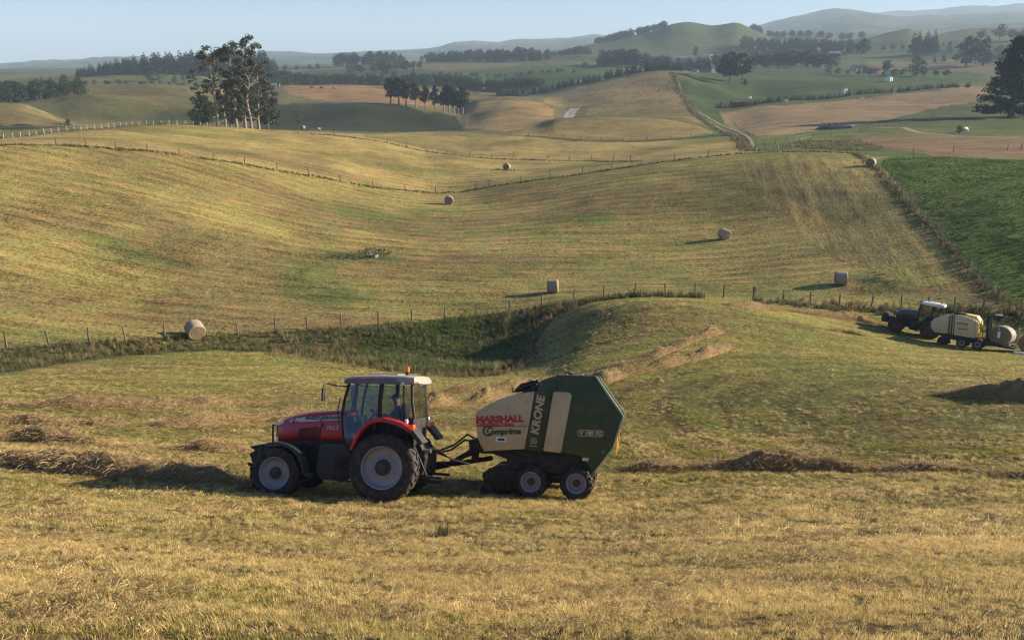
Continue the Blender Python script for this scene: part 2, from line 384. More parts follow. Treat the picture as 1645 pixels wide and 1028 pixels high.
# right-hand land
fill(inpoly([(1096, 119), (1100, 150), (1112, 174), (1150, 206), (1190, 228), (1217, 244), (1300, 242), (1390, 249), (1420, 252), (1645, 257), (1990, 258), (1990, 120), (1640, 120), (1400, 118), (1250, 118)]), (0.10, 0.125, 0.035), 0.3)
fill(inpoly([(1150, 180), (1300, 166), (1560, 139), (1600, 142), (1580, 160), (1490, 176), (1420, 195), (1330, 208), (1225, 222), (1175, 208)]), PINK, 0.35, 0.1)
fill(inpoly([(1360, 225), (1480, 214), (1560, 222), (1900, 226), (1900, 252), (1645, 255), (1500, 252), (1420, 236)], jit=0.02), (0.25, 0.155, 0.088), 0.3)
past = inpoly([(1402, 258), (1440, 250), (1520, 252), (1645, 257), (1990, 258), (1990, 520), (1640, 500), (1600, 474), (1500, 375), (1440, 300)])
fill(past, (0.088, 0.142, 0.023), 0.2)
fill(inpoly([(1095, 120), (1150, 108), (1300, 106), (1580, 118), (1575, 130), (1400, 148), (1150, 174), (1170, 205), (1135, 190), (1112, 165)]), (0.072, 0.112, 0.026), 0.3)
# middle distance
fill(inpoly([(820, 217), (870, 196), (960, 187), (1050, 190), (1120, 201), (1150, 215), (1100, 221), (1000, 226), (900, 222)]), (0.27, 0.205, 0.078), 0.8, 0.25)
fill(inpoly([(930, 190), (945, 172), (1010, 168), (1098, 166), (1112, 182), (1128, 200), (1050, 188), (960, 185)]), (0.33, 0.235, 0.09), 0.6, 0.1)
fill(inpoly([(872, 165), (880, 155), (930, 141), (1000, 127), (1070, 117), (1085, 118), (1092, 140), (1100, 165), (1010, 168), (925, 172)]), (0.31, 0.22, 0.098), 0.8, 1.3)
fill(inpoly([(745, 205), (752, 172), (800, 162), (850, 162), (890, 176), (890, 190), (860, 203), (810, 212)]), (0.36, 0.25, 0.11), 0.8, 1.0)
fill(inpoly([(750, 163), (755, 150), (850, 146), (862, 152), (850, 161), (800, 160)]), (0.24, 0.175, 0.075), 0.4)
slope_shade = inpoly([(400, 207), (420, 170), (470, 167), (560, 165), (620, 168), (680, 180), (735, 188), (748, 210), (650, 212), (520, 211)])
fill(slope_shade, (0.050, 0.058, 0.026), 0.35)  # dark green fill paints in the shade of the slope turned from the sun
fill(inpoly([(452, 143), (470, 137), (550, 135), (640, 138), (735, 150), (740, 168), (690, 172), (620, 167), (560, 164), (500, 160), (465, 152)]), (0.36, 0.215, 0.10), 0.45)
fill(inpoly([(0, 222), (0, 206), (100, 203), (150, 204), (110, 211)]), (0.19, 0.155, 0.07), 0.3)
fill(inpoly([(-30, 200), (-30, 166), (30, 167), (70, 181), (110, 197), (60, 203)]), (0.22, 0.175, 0.078), 0.4)
fill(inpoly([(150, 134), (220, 124), (300, 122), (440, 124), (440, 131), (300, 137)]), (0.13, 0.145, 0.045), 0.2)
fill(inpoly([(700, 128), (720, 113), (800, 110), (950, 103), (1040, 107), (1000, 122), (930, 136), (870, 140)]), (0.075, 0.125, 0.026), 0.25)
# gully with rank growth, on the near side of the lower fence
gul = inpoly([(-300, 606), (0, 601), (100, 586), (200, 573), (350, 563), (450, 567), (550, 581), (650, 597), (740, 605), (800, 603), (840, 585), (862, 552), (890, 512), (940, 490), (960, 480), (900, 487), (820, 500), (714, 513), (608, 522), (493, 531), (325, 541), (145, 553), (0, 561), (-300, 569)], jit=0.006)
fill(gul, (0.10, 0.098, 0.038), 0.2)
gm = inpoly([(560, 560), (620, 530), (720, 515), (800, 508), (850, 520), (850, 560), (790, 598), (700, 592)], jit=0.02)
fill(gm & gul, (0.065, 0.088, 0.024), 0.2)
# patches of green and of brown over the mown fields, and of painted shade beyond
mown = (LNR < line_v(15)) & ~past & ~gul & (THG < bearing(1660, 250)[0])
pg = fbm(TX * 0.055, TY * 0.085, 4, 51); pb = fbm(TX * 0.07 + 40, TY * 0.11, 4, 52)
wg = np.clip((pg - 0.06) * 2.4, 0, 0.62)[..., None] * mown[..., None]
wb = np.clip((pb - 0.04) * 2.4, 0, 0.6)[..., None] * mown[..., None]
CLR = CLR * (1 - wg) + np.array((0.155, 0.17, 0.045)) * wg
CLR = CLR * (1 - wb) + np.array((0.205, 0.145, 0.066)) * wb
def patch(px, py, rx, ry, c, w, ang=0.0):
    g = ground(px, py); ca, sa = math.cos(ang), math.sin(ang)
    dx, dy = TX - g.x, TY - g.y; u, q = (dx * ca + dy * sa) / rx, (-dx * sa + dy * ca) / ry
    d = np.sqrt(u * u + q * q) + 0.5 * fbm(TX * 0.5, TY * 0.5, 4, 71)
    f = (np.clip(1.35 - d, 0, 1) * w)[..., None]
    global CLR
    CLR = CLR * (1 - f) + np.array(c) * f
patch(590, 345, 9, 4, (0.11, 0.15, 0.035), 0.75)
patch(700, 340, 9, 3, (0.13, 0.16, 0.04), 0.6)
patch(480, 440, 3.0, 6, (0.10, 0.135, 0.035), 0.75); patch(530, 480, 4.5, 4, (0.09, 0.12, 0.035), 0.7)
patch(570, 412, 6, 2.0, (0.085, 0.105, 0.035), 0.9)
patch(165, 385, 4, 2.2, (0.12, 0.15, 0.04), 0.7); patch(260, 420, 5, 1.6, (0.11, 0.13, 0.04), 0.7)
patch(950, 350, 6, 4, (0.10, 0.15, 0.03), 0.7)
patch(1300, 310, 12, 20, (0.155, 0.115, 0.06), 0.6, 0.5); patch(1180, 285, 14, 9, (0.16, 0.13, 0.05), 0.5)
patch(900, 315, 10, 8, (0.19, 0.13, 0.06), 0.5)
patch(1410, 456, 4.2, 3.2, (0.065, 0.075, 0.03), 0.9)
patch(815, 274, 3, 1.2, (0.12, 0.10, 0.05), 0.8)
patch(1240, 640, 4, 4, (0.13, 0.17, 0.04), 0.5); patch(1300, 590, 3, 5, (0.14, 0.18, 0.04), 0.6); patch(1560, 670, 8, 2, (0.10, 0.13, 0.035), 0.6)
patch(1130, 670, 2, 3, (0.13, 0.17, 0.04), 0.6)
for a_ in ((285, 185, 26, 12, (0.055, 0.062, 0.030), .8), (170, 190, 30, 10, (0.075, 0.085, 0.036), .6), (140, 160, 40, 20, (0.11, 0.115, 0.045), .6), (240, 150, 30, 8, (0.16, 0.115, 0.06), .5), (30, 185, 14, 8, (0.14, 0.105, 0.055), .6),  # first patch paints the shadow lying in the hillside hollow
           (1130, 150, 26, 20, (0.045, 0.07, 0.020), .8), (1010, 320, 10, 9, (0.20, 0.14, 0.06), .45), (1100, 330, 12, 10, (0.15, 0.125, 0.05), .5), (1230, 300, 9, 12, (0.145, 0.12, 0.05), .55), (1400, 400, 7, 9, (0.15, 0.11, 0.06), .5), (100, 460, 9, 2.5, (0.20, 0.15, 0.055), .5), (750, 440, 12, 3, (0.22, 0.15, 0.06), .5), (420, 330, 14, 4, (0.235, 0.17, 0.065), .5), (1010, 430, 9, 3, (0.20, 0.19, 0.06), .5), (960, 225, 12, 5, (0.17, 0.125, 0.06), .6)):  # first patch of this line paints the shade area on the green slope
    patch(*a_)
# rows follow the slope on the right shoulder of the main field, and swing round a bend near the baler
pa, pb2 = ground(1400, 272), ground(1590, 470)
sh = inpoly([(1180, 262), (1270, 246), (1390, 262), (1440, 310), (1590, 472), (1480, 462), (1330, 410), (1230, 330)])
ANG[sh] = math.atan2(pb2.y - pa.y, pb2.x - pa.x)
STK[sh] = 0.85
ANG[(R < 27)] = math.radians(172)
rowu = TX * np.cos(ANG) + TY * np.sin(ANG); rowv = -TX * np.sin(ANG) + TY * np.cos(ANG)
bc = ground(1560, 650); bd = np.hypot(TX - bc.x, TY - bc.y); ba = np.arctan2(TY - bc.y, TX - bc.x)
bend = (bd < 19) & (TX < bc.x + 2) & (R > 27) & (R < 66)
rowu = np.where(bend, ba * 12, rowu); rowv = np.where(bend, bd, rowv)

band_ = np.where(bend, 0.5 + 0.5 * np.sin(bd * 2.4 + 1.0 * fbm(TX * .8 + 9, TY * 1.3, 4, 92)), 1.0); CLR = CLR * (0.62 + 0.38 * band_)[..., None]
verts = np.stack([TX, TY, TZ], -1).reshape(-1, 3)
ii = np.arange((NR - 1) * M).reshape(NR - 1, M)[:, :-1].ravel()
quads = np.stack([ii, ii + 1, ii + 1 + M, ii + M], -1)
gme = np_mesh('ground', verts, quads)
CLR = CLR * (0.86 - 0.20 * ramp(R, 260, 340) * (1 - ramp(R, 1200, 2400)))[..., None]  # middle-distance land darkened in its colour, standing in for shaded slopes
soil = ((np.clip((20 - R) / 6, 0, 1) * 0.45 + np.clip((52 - R) / 12, 0, 1) * 0.38))[..., None]; CLR = CLR * (1 - soil) + np.array((0.105, 0.072, 0.036)) * soil
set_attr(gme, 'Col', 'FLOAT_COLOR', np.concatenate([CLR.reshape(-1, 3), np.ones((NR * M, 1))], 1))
set_attr(gme, 'row', 'FLOAT_VECTOR', np.stack([rowu, rowv, np.zeros_like(rowu)], -1))
set_attr(gme, 'streak', 'FLOAT', STK)

def ground_mat():
    t = NT('mown_land'); col = t.attr('Col').outputs['Color']; row = t.attr('row').outputs['Vector']; stk = t.attr('streak').outputs['Fac']
    pos = t.new('ShaderNodeNewGeometry').outputs['Position']
    def stretched(a, b):
        n = t.new('ShaderNodeMapping'); n.inputs['Scale'].default_value = (a, b, 1); t.l.new(row, n.inputs['Vector']); return n.outputs[0]
    s1 = t.noise(stretched(0.07, 0.9), 1.0, 5, 0.62)       # rows a mower or rake leaves
    s2 = t.noise(stretched(0.9, 3.0), 1.0, 4, 0.65)
    s3 = t.noise(pos, 3.4, 6, 0.75)
    s4 = t.noise(pos, 0.33, 4, 0.6); s5 = t.noise(pos, 0.09, 9, 0.68); s6 = t.noise(stretched(0.3, 1.1), 1.0, 7, 0.7)
    a = t.remap(s1, 0.32, 0.68, -0.24, 0.24); b = t.remap(s2, 0.3, 0.7, -0.22, 0.22); c = t.remap(s3, 0.33, 0.67, -0.82, 0.82)
    v = t.math('ADD', t.math('MULTIPLY', t.math('ADD', a, b), stk), c)
    v = t.math('ADD', v, t.remap(s5, 0.3, 0.7, -0.35, 0.35)); v = t.math('ADD', v, t.remap(s6, 0.3, 0.7, -0.3, 0.3)); sp = t.new('ShaderNodeSeparateXYZ'); t.l.new(row, sp.inputs[0])
    wv = t.math('SINE', t.math('ADD', t.math('MULTIPLY', sp.outputs[1], 2.15), t.math('MULTIPLY', s1, 7.0)))      # passes of the rake, unevenly kept
    wv = t.math('MULTIPLY', t.math('MULTIPLY', wv, stk), t.remap(s4, 0.4, 0.62, 0.04, 0.28)); v = t.math('ADD', v, wv); v = t.math('ADD', v, 1.0); v = t.math('MAXIMUM', v, 0.22)
    sc = t.new('ShaderNodeVectorMath', operation='SCALE'); t.l.new(col, sc.inputs[0]); t.l.new(v, sc.inputs['Scale'])
    # hue drift: straw against green
    warm = t.mix(1.0, sc.outputs[0], (1.08, 0.96, 0.88, 1), 'MULTIPLY'); cool = t.mix(1.0, sc.outputs[0], (0.90, 1.03, 0.86, 1), 'MULTIPLY')
    cc = t.mix(t.remap(s4, 0.35, 0.65, 0, 1), cool, warm)
    h = t.math('ADD', t.math('MULTIPLY', s3, 1.0), t.math('MULTIPLY', t.math('MULTIPLY', t.math('ADD', s2, s1), stk), 0.9))
    return t.out(cc, 0.95, bump=h, bstr=0.85, bdist=0.15, spec=0.1)
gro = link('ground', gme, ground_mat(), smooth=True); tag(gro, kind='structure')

# the air of a bright, slightly misty morning
hz = NT('haze_air'); hz.n.remove(hz.b)
pv = hz.new('ShaderNodeVolumePrincipled'); pv.inputs['Color'].default_value = (0.62, 0.80, 1.0, 1); pv.inputs['Density'].default_value = 0.00017
pv.inputs['Anisotropy'].default_value = 0.0
hz.l.new(pv.outputs[0], hz.n['Material Output'].inputs['Volume'])
zmin, zmax = float(TZ.min()) - 1.5, max(float(TZ.max()), EYE) + 12
def box_mesh(name, a, b):
    bm = bmesh.new(); bmesh.ops.create_cube(bm, size=1.0)
    for v in bm.verts:
        v.co = Vector([a[i] if v.co[i] < 0 else b[i] for i in range(3)])
    me = bpy.data.meshes.new(name); bm.to_mesh(me); bm.free(); return me
ho = link('haze', box_mesh('haze', (-8200, -60, zmin), (8200, 8200, zmax)), hz.m); tag(ho, kind='stuff')
print('terrain', NR, M, NR * M, 'haze z', zmin, zmax)
# ---------------------------------------------------------------- plant builders
def scatter_group(name, protos):
    """node group that puts one of the proto meshes on every vertex of the object"""
    coll = bpy.data.collections.new(name + '_kinds')
    for i, (me, mat) in enumerate(protos):
        if len(me.materials) == 0: me.materials.append(mat)
        o = bpy.data.objects.new('%s_kind_%02d' % (name, i), me); coll.objects.link(o)
    g = bpy.data.node_groups.new(name, 'GeometryNodeTree')
    g.interface.new_socket('Geometry', in_out='INPUT', socket_type='NodeSocketGeometry')
    g.interface.new_socket('Geometry', in_out='OUTPUT', socket_type='NodeSocketGeometry')
    n, l = g.nodes, g.links
    gi, go = n.new('NodeGroupInput'), n.new('NodeGroupOutput')
    ci = n.new('GeometryNodeCollectionInfo'); ci.inputs['Collection'].default_value = coll
    ci.inputs['Separate Children'].default_value = True; ci.inputs['Reset Children'].default_value = True
    ip = n.new('GeometryNodeInstanceOnPoints'); ip.inputs['Pick Instance'].default_value = True
    def na(nm, t):
        a = n.new('GeometryNodeInputNamedAttribute'); a.data_type = t; a.inputs['Name'].default_value = nm; return a.outputs['Attribute']
    l.new(gi.outputs[0], ip.inputs['Points']); l.new(ci.outputs[0], ip.inputs['Instance'])
    l.new(na('idx', 'INT'), ip.inputs['Instance Index']); l.new(na('rot', 'FLOAT_VECTOR'), ip.inputs['Rotation']); l.new(na('scl', 'FLOAT_VECTOR'), ip.inputs['Scale'])
    l.new(ip.outputs[0], go.inputs[0])
    return g

def scatter(name, group, nproto, pts, rotz, scl, idx=None, tilt=None, tint=None, parent=None):
    me = bpy.data.meshes.new(name); pts = np.asarray(pts, np.float32)
    me.vertices.add(len(pts)); me.vertices.foreach_set('co', pts.ravel())
    rot = np.zeros((len(pts), 3)); rot[:, 2] = rotz
    if tilt is not None: rot[:, :2] = tilt
    scl = np.asarray(scl, float)
    if scl.ndim == 1: scl = np.repeat(scl[:, None], 3, 1)
    set_attr(me, 'rot', 'FLOAT_VECTOR', rot); set_attr(me, 'scl', 'FLOAT_VECTOR', scl)
    set_attr(me, 'idx', 'INT', RNG.integers(0, nproto, len(pts)) if idx is None else idx)
    if tint is not None: set_attr(me, 'tint', 'FLOAT', tint)
    o = link(name, me, parent=parent); m = o.modifiers.new('scatter', 'NODES'); m.node_group = group
    return o

def blades(n, h, spread, width, lean, seed, droop=0.3):
    """tuft of n grass blades, each a bent strip"""
    r = np.random.default_rng(seed); V_, Q_, T_ = [], [], []
    for i in range(n):
        a, d = r.uniform(0, 2 * math.pi), spread * math.sqrt(r.uniform(0, 1))
        bx, by = d * math.cos(a), d * math.sin(a)
        az = r.uniform(0, 2 * math.pi); L = h * r.uniform(0.45, 1.15); ln = lean * r.uniform(0.2, 1.3)
        dx, dy = math.cos(az) * ln, math.sin(az) * ln; w = width * r.uniform(0.6, 1.3)
        px, py = -math.sin(az) * w / 2, math.cos(az) * w / 2
        m = (bx + dx * L * 0.5, by + dy * L * 0.5, L * 0.58); e = (bx + dx * L * (1 + droop), by + dy * L * (1 + droop), L * (1 - 0.35 * ln))
        b = len(V_)
        V_ += [(bx - px, by - py, -0.02), (bx + px, by + py, -0.02), (m[0] + px * .8, m[1] + py * .8, m[2]), (m[0] - px * .8, m[1] - py * .8, m[2]), e]
        Q_.append((b, b + 1, b + 2, b + 3)); T_.append((b + 3, b + 2, b + 4))
    return np_mesh('tuft', V_, Q_, T_)

def straws(n, L, spread, width, up, seed):
    """loose mat of cut straws lying on one another"""
    r = np.random.default_rng(seed); V_, Q_ = [], []
    for i in range(n):
        a, d = r.uniform(0, 2 * math.pi), spread * math.sqrt(r.uniform(0, 1))
        az = r.uniform(0, 2 * math.pi); l_ = L * r.uniform(0.4, 1.2) / 2; w = width / 2
        z0 = r.uniform(0.0, up); zs = r.uniform(-0.35, 0.45) * up
        c, s = math.cos(az), math.sin(az); x, y = d * math.cos(a), d * math.sin(a); b = len(V_)
        V_ += [(x - c * l_ - s * w, y - s * l_ + c * w, z0), (x - c * l_ + s * w, y - s * l_ - c * w, z0), (x + c * l_ + s * w, y + s * l_ - c * w, z0 + zs + 0.01), (x + c * l_ - s * w, y + s * l_ + c * w, z0 + zs + 0.015)]
        Q_.append((b, b + 1, b + 2, b + 3))
    return np_mesh('straws', V_, Q_)

def grassmat(name, base, tip, var=0.35, trans=0.3):
    """blades: base and tip colour, a drift from plant to plant"""
    t = NT(name); geo = t.new('ShaderNodeNewGeometry'); oi = t.new('ShaderNodeObjectInfo')
    tc = t.new('ShaderNodeTexCoord').outputs['Object']
    sx = t.new('ShaderNodeSeparateXYZ'); t.l.new(tc, sx.inputs[0])
    ti = t.attr('tint', 'INSTANCER').outputs['Fac']
    c = t.mix(t.remap(t.math('ADD', geo.outputs['Random Per Island'], ti), 0.2, 1.6, 0, 1), (*base, 1), (*tip, 1))
    f = t.math('MULTIPLY', t.remap(oi.outputs['Random'], 0, 1, 1 - var, 1 + var), t.remap(geo.outputs['Random Per Island'], 0, 1, 0.75, 1.25))
    mul = t.new('ShaderNodeVectorMath', operation='SCALE'); t.l.new(c, mul.inputs[0]); t.l.new(f, mul.inputs['Scale'])
    t.out(mul.outputs[0], 0.6, spec=0.25)
    tr = t.new('ShaderNodeBsdfTranslucent'); t.l.new(mul.outputs[0], tr.inputs['Color'])
    mx = t.new('ShaderNodeMixShader'); mx.inputs[0].default_value = trans
    t.l.new(t.b.outputs[0], mx.inputs[1]); t.l.new(tr.outputs[0], mx.inputs[2]); t.l.new(mx.outputs[0], t.n['Material Output'].inputs['Surface'])
    return t.m

def cloud(centers, radii, n, size, seed, shell=0.55, flat=1.0):
    """leaf quads spread through ellipsoidal clumps; returns verts and quads"""
    r = np.random.default_rng(seed); centers = np.asarray(centers, float); radii = np.asarray(radii, float)
    if radii.ndim == 1: radii = np.repeat(radii[:, None], 3, 1)
    w = (radii ** 2).sum(1); pick = r.choice(len(centers), n, p=w / w.sum())
    d = r.normal(size=(n, 3)); d /= np.linalg.norm(d, axis=1)[:, None]
    rad = shell + (1 - shell) * r.uniform(0, 1, n) ** 0.6
    p = centers[pick] + d * rad[:, None] * radii[pick]
    nrm = d + 0.7 * r.normal(size=(n, 3)); nrm[:, 2] *= flat; nrm /= np.linalg.norm(nrm, axis=1)[:, None]
    a = np.cross(nrm, r.normal(size=(n, 3))); a /= np.linalg.norm(a, axis=1)[:, None]; b = np.cross(nrm, a)
    s = size * r.uniform(0.5, 1.25, n)[:, None]; s2 = s * r.uniform(0.45, 0.9, n)[:, None]
    q = np.stack([p - a * s, p - b * s2, p + a * s, p + b * s2], 1).reshape(-1, 3)
    return q, np.arange(4 * n).reshape(-1, 4)

def limb(bm, pts, rads, seg=7):
    rings = []
    for i, (p, r) in enumerate(zip(pts, rads)):
        p = Vector(p); t = (Vector(pts[min(i + 1, len(pts) - 1)]) - Vector(pts[max(i - 1, 0)])).normalized()
        u = t.orthogonal().normalized() if abs(t.z) < .9 else Vector((1, 0, 0)).cross(t).normalized()
        v = t.cross(u)
        rings.append([bm.verts.new(p + (u * math.cos(2 * math.pi * k / seg) + v * math.sin(2 * math.pi * k / seg)) * r) for k in range(seg)])
    for a, b in zip(rings, rings[1:]):
        for k in range(seg): bm.faces.new((a[k], a[(k + 1) % seg], b[(k + 1) % seg], b[k]))
    bm.faces.new(rings[-1]); bm.faces.new(list(reversed(rings[0])))

def bm_mesh(bm, name):
    me = bpy.data.meshes.new(name); bm.normal_update(); bm.to_mesh(me); bm.free(); return me

BARK = paint('bark', (0.13, 0.10, 0.075), 0.9, var=0.35, scale=2.0)
GUMBARK = paint('gum_bark', (0.27, 0.23, 0.18), 0.85, var=0.4, scale=0.9)
ROWBARK = paint('row_bark', (0.22, 0.18, 0.14), .9, var=.3, scale=2)
DARKLEAF = leafmat('dark_conifer_leaf', (0.020, 0.030, 0.014), 0.4)
PINELEAF = leafmat('pine_leaf', (0.022, 0.034, 0.016), 0.4)
GUMLEAF = leafmat('gum_leaf', (0.060, 0.064, 0.030), 0.45)
ROUNDLEAF = leafmat('broad_leaf', (0.034, 0.050, 0.018), 0.45)
HEDGELEAF = leafmat('hedge_leaf', (0.028, 0.044, 0.016), 0.4)

def tree_meshes(kind, h, seed, n=900, size=None):
    """trunk mesh and crown mesh of one tree of unit variety; z up from its foot"""
    r = random.Random(seed); bm = bmesh.new(); C, Rr = [], []
    if kind in ('round', 'oval', 'bush', 'column'):
        th = {'round': 0.26, 'oval': 0.28, 'bush': 0.06, 'column': 0.08}[kind] * h; cw = {'round': 0.42, 'oval': 0.22, 'bush': 0.55, 'column': 0.24}[kind] * h
        limb(bm, [(0, 0, -0.4), (0.02 * h, 0, th * .6), (0.0, 0.02 * h, th * 1.3), (0, 0, h * .75)], [0.030 * h, 0.022 * h, 0.018 * h, 0.006 * h])
        for k in range(6):
            a = k * 1.05 + r.uniform(0, .6); limb(bm, [(0, 0, th * r.uniform(.8, 1.4)), (math.cos(a) * cw * .4, math.sin(a) * cw * .4, th * 1.2 + h * .15), (math.cos(a) * cw * .7, math.sin(a) * cw * .7, th + h * r.uniform(.25, .45))], [0.012 * h, 0.008 * h, 0.003 * h], 5)
        nc = 16 if kind != 'bush' else 20
        for k in range(nc):
            f = (k + .5) / nc; z = th + (h - th) * (0.08 + 0.84 * f); prof = math.sin(math.pi * min(1, 0.22 + 0.74 * f)) ** 0.7
            a = r.uniform(0, 6.28); d = cw * prof * r.uniform(0.2, 0.66); rr = cw * r.uniform(0.30, 0.52) * (0.6 + 0.4 * prof) * (1.35 if kind in ('oval', 'column') else 1)
            C.append((math.cos(a) * d, math.sin(a) * d, z)); Rr.append((rr, rr, rr * 0.8))
        sz = size or 0.042 * h; flat = 1.0; sh = 0.45
    elif kind in ('pine', 'cone'):
        lw = {'pine': 0.20, 'cone': 0.24}[kind] * h; t0 = {'pine': 0.12, 'cone': 0.03}[kind] * h
        limb(bm, [(0, 0, -0.4), (0, 0, h * .5), (0, 0, h * .97)], [0.020 * h, 0.012 * h, 0.003 * h])
        for k in range(26):
            f = k / 25; z = t0 + (h - t0) * f; rad = lw * (1 - f) ** 0.75 * r.uniform(0.75, 1.15) + 0.015 * h
            for q in range(3 if f < .7 else 1):
                a = r.uniform(0, 6.28); d = rad * 0.55
                C.append((math.cos(a) * d, math.sin(a) * d, z)); Rr.append((rad * .6, rad * .6, 0.055 * h))
        sz = size or 0.032 * h; flat = 1.6; sh = 0.3
    elif kind == 'gum':
        limb_pts = [(0, 0, -0.6), (r.uniform(-.02, .02) * h, 0, h * .2), (r.uniform(-.04, .04) * h, r.uniform(-.03, .03) * h, h * .45), (r.uniform(-.07, .07) * h, r.uniform(-.04, .04) * h, h * .72), (r.uniform(-.08, .08) * h, 0, h * .92)]
        limb(bm, limb_pts, [0.020 * h, 0.016 * h, 0.012 * h, 0.007 * h, 0.003 * h], 8)
        tips = [limb_pts[-1]]
        for k in range(19):
            f = 0.20 + 0.74 * k / 18; i = min(3, int(f * 4.6)); b0 = Vector(limb_pts[2 if f < .6 else 3]); b0.z = h * f * 0.93
            b0.x *= f; a = k * 2.4 + r.uniform(-.5, .5); ln = h * r.uniform(.10, .20) * (1.25 - .5 * f)
            tip = b0 + Vector((math.cos(a) * ln, math.sin(a) * ln, h * r.uniform(.05, .12)))
            limb(bm, [b0, (b0 + tip) / 2 + Vector((0, 0, -0.01 * h)), tip], [0.007 * h, 0.005 * h, 0.002 * h], 5); tips.append(tip)
        for tpt in tips:
            for q in range(r.randint(2, 5)):
                o = Vector((r.uniform(-1, 1), r.uniform(-1, 1), r.uniform(-1.2, .7))) * 0.055 * h
                rr = h * r.uniform(.026, .058); C.append(tuple(Vector(tpt) + o)); Rr.append((rr, rr, rr * .75))
        sz = size or 0.0125 * h; flat = 0.8; sh = 0.2
    elif kind == 'cypress':        # wide old shelter cypress with reaching lower boughs
        limb(bm, [(0, 0, -0.6), (0, 0, h * .4), (0.02 * h, 0, h * .9)], [0.045 * h, 0.028 * h, 0.006 * h], 8)
        for k in range(34):
            f = k / 33; z = h * (0.06 + 0.9 * f); rad = h * 0.46 * (1 - f ** 1.3) * r.uniform(.55, 1.05) + 0.04 * h
            a = k * 2.399; tip = (math.cos(a) * rad, math.sin(a) * rad, z + h * .05)
            limb(bm, [(0, 0, z * .93), (math.cos(a) * rad * .5, math.sin(a) * rad * .5, z), tip], [0.011 * h, 0.007 * h, 0.003 * h], 5)
            for g in (0.4, 0.72, 0.98):
                rr = h * r.uniform(.075, .12); C.append((tip[0] * g, tip[1] * g, z + h * .03 * g + r.uniform(-.02, .02) * h)); Rr.append((rr * 1.2, rr * 1.2, rr * .6))
        sz = size or 0.019 * h; flat = 1.3; sh = 0.25
    q, f = cloud(C, Rr, n, sz, seed, sh, flat)
    return bm_mesh(bm, 'trunk'), np_mesh('crown', q, f)

TREEMAT = {'round': (BARK, ROUNDLEAF), 'oval': (ROWBARK, DARKLEAF), 'bush': (BARK, HEDGELEAF), 'pine': (BARK, PINELEAF), 'cone': (BARK, DARKLEAF), 'gum': (GUMBARK, GUMLEAF), 'cypress': (BARK, DARKLEAF), 'column': (BARK, DARKLEAF)}
TPROTO = {}
def proto(kind, k, n=900):
    if (kind, k) not in TPROTO: TPROTO[(kind, k)] = tree_meshes(kind, 10.0, 100 + 17 * k + len(kind), n)
    return TPROTO[(kind, k)]

def tree(name, kind, loc, h, label, group=None, seed=None, n=700, wide=1.0, unique=False, rz=None):
    """one tree: an empty at its foot with trunk and crown"""
    seed = seed if seed is not None else rnd.randint(0, 9999)
    tm, cm = tree_meshes(kind, 10.0, seed, n) if unique else proto(kind, seed % 4, n)
    e = empty(name, loc); s = h / 10.0; e.scale = (s * wide, s * wide, s); e.rotation_euler = (0, 0, rnd.uniform(0, 6.28) if rz is None else rz)
    tag(e, label, 'tree', group)
    link('trunk', tm, TREEMAT[kind][0], e); link('crown', cm, TREEMAT[kind][1], e)
    return e

WOODG = {}
def wood(name, kinds, spots, label, cat='trees', smin=0.8, smax=1.2):
    """a belt or wood that reads as one mass; spots: (point, height, width factor)"""
    key = tuple(kinds)
    if key not in WOODG:
        pr = []
        for kd in kinds:
            for k in range(2):
                tm, cm = proto(kd, k)
                bm = bmesh.new(); bm.from_mesh(tm); n0 = len(bm.faces); bm.from_mesh(cm); bm.faces.ensure_lookup_table()
                for f in bm.faces[n0:]: f.material_index = 1
                me = bm_mesh(bm, 'woodtree'); me.materials.append(TREEMAT[kd][0]); me.materials.append(TREEMAT[kd][1]); pr.append((me, None))
        WOODG[key] = (scatter_group('wood_' + '_'.join(kinds), pr), len(pr))
    g, npr = WOODG[key]; n = len(spots)
    pts = np.array([tuple(p) for p, h, w in spots]); hs = np.array([h for p, h, w in spots]) * RNG.uniform(smin, smax, n) / 10.0; ws = hs * np.array([w for p, h, w in spots]) * RNG.uniform(.85, 1.2, n)
    o = scatter(name, g, npr, pts, RNG.uniform(0, 6.28, n), np.stack([ws, ws, hs], 1)); tag(o, label, cat, kind='stuff')
    return o

def belt(name, kinds, line, depth, step, label, wide=1.0, seed=1):
    """belt along (column, metres away, height) points"""
    r = random.Random(seed); spots = []
    for (a, ra, ha), (b, rb, hb) in zip(line, line[1:]):
        A, B = at_range(a, ra), at_range(b, rb); n = max(1, int((A - B).length / step))
        for k in range(n):
            f = (k + r.uniform(-.35, .35)) / n; px, rr = a + (b - a) * f, ra + (rb - ra) * f
            for d in range(max(1, int(depth / step / 1.3))):
                p = at_range(px + r.uniform(-1, 1) * 3, rr + (d * step * 1.3 if depth > step else 0) + r.uniform(-.3, .3) * step)
                spots.append((p, ha + (hb - ha) * f, wide))
    return wood(name, kinds, spots, label)
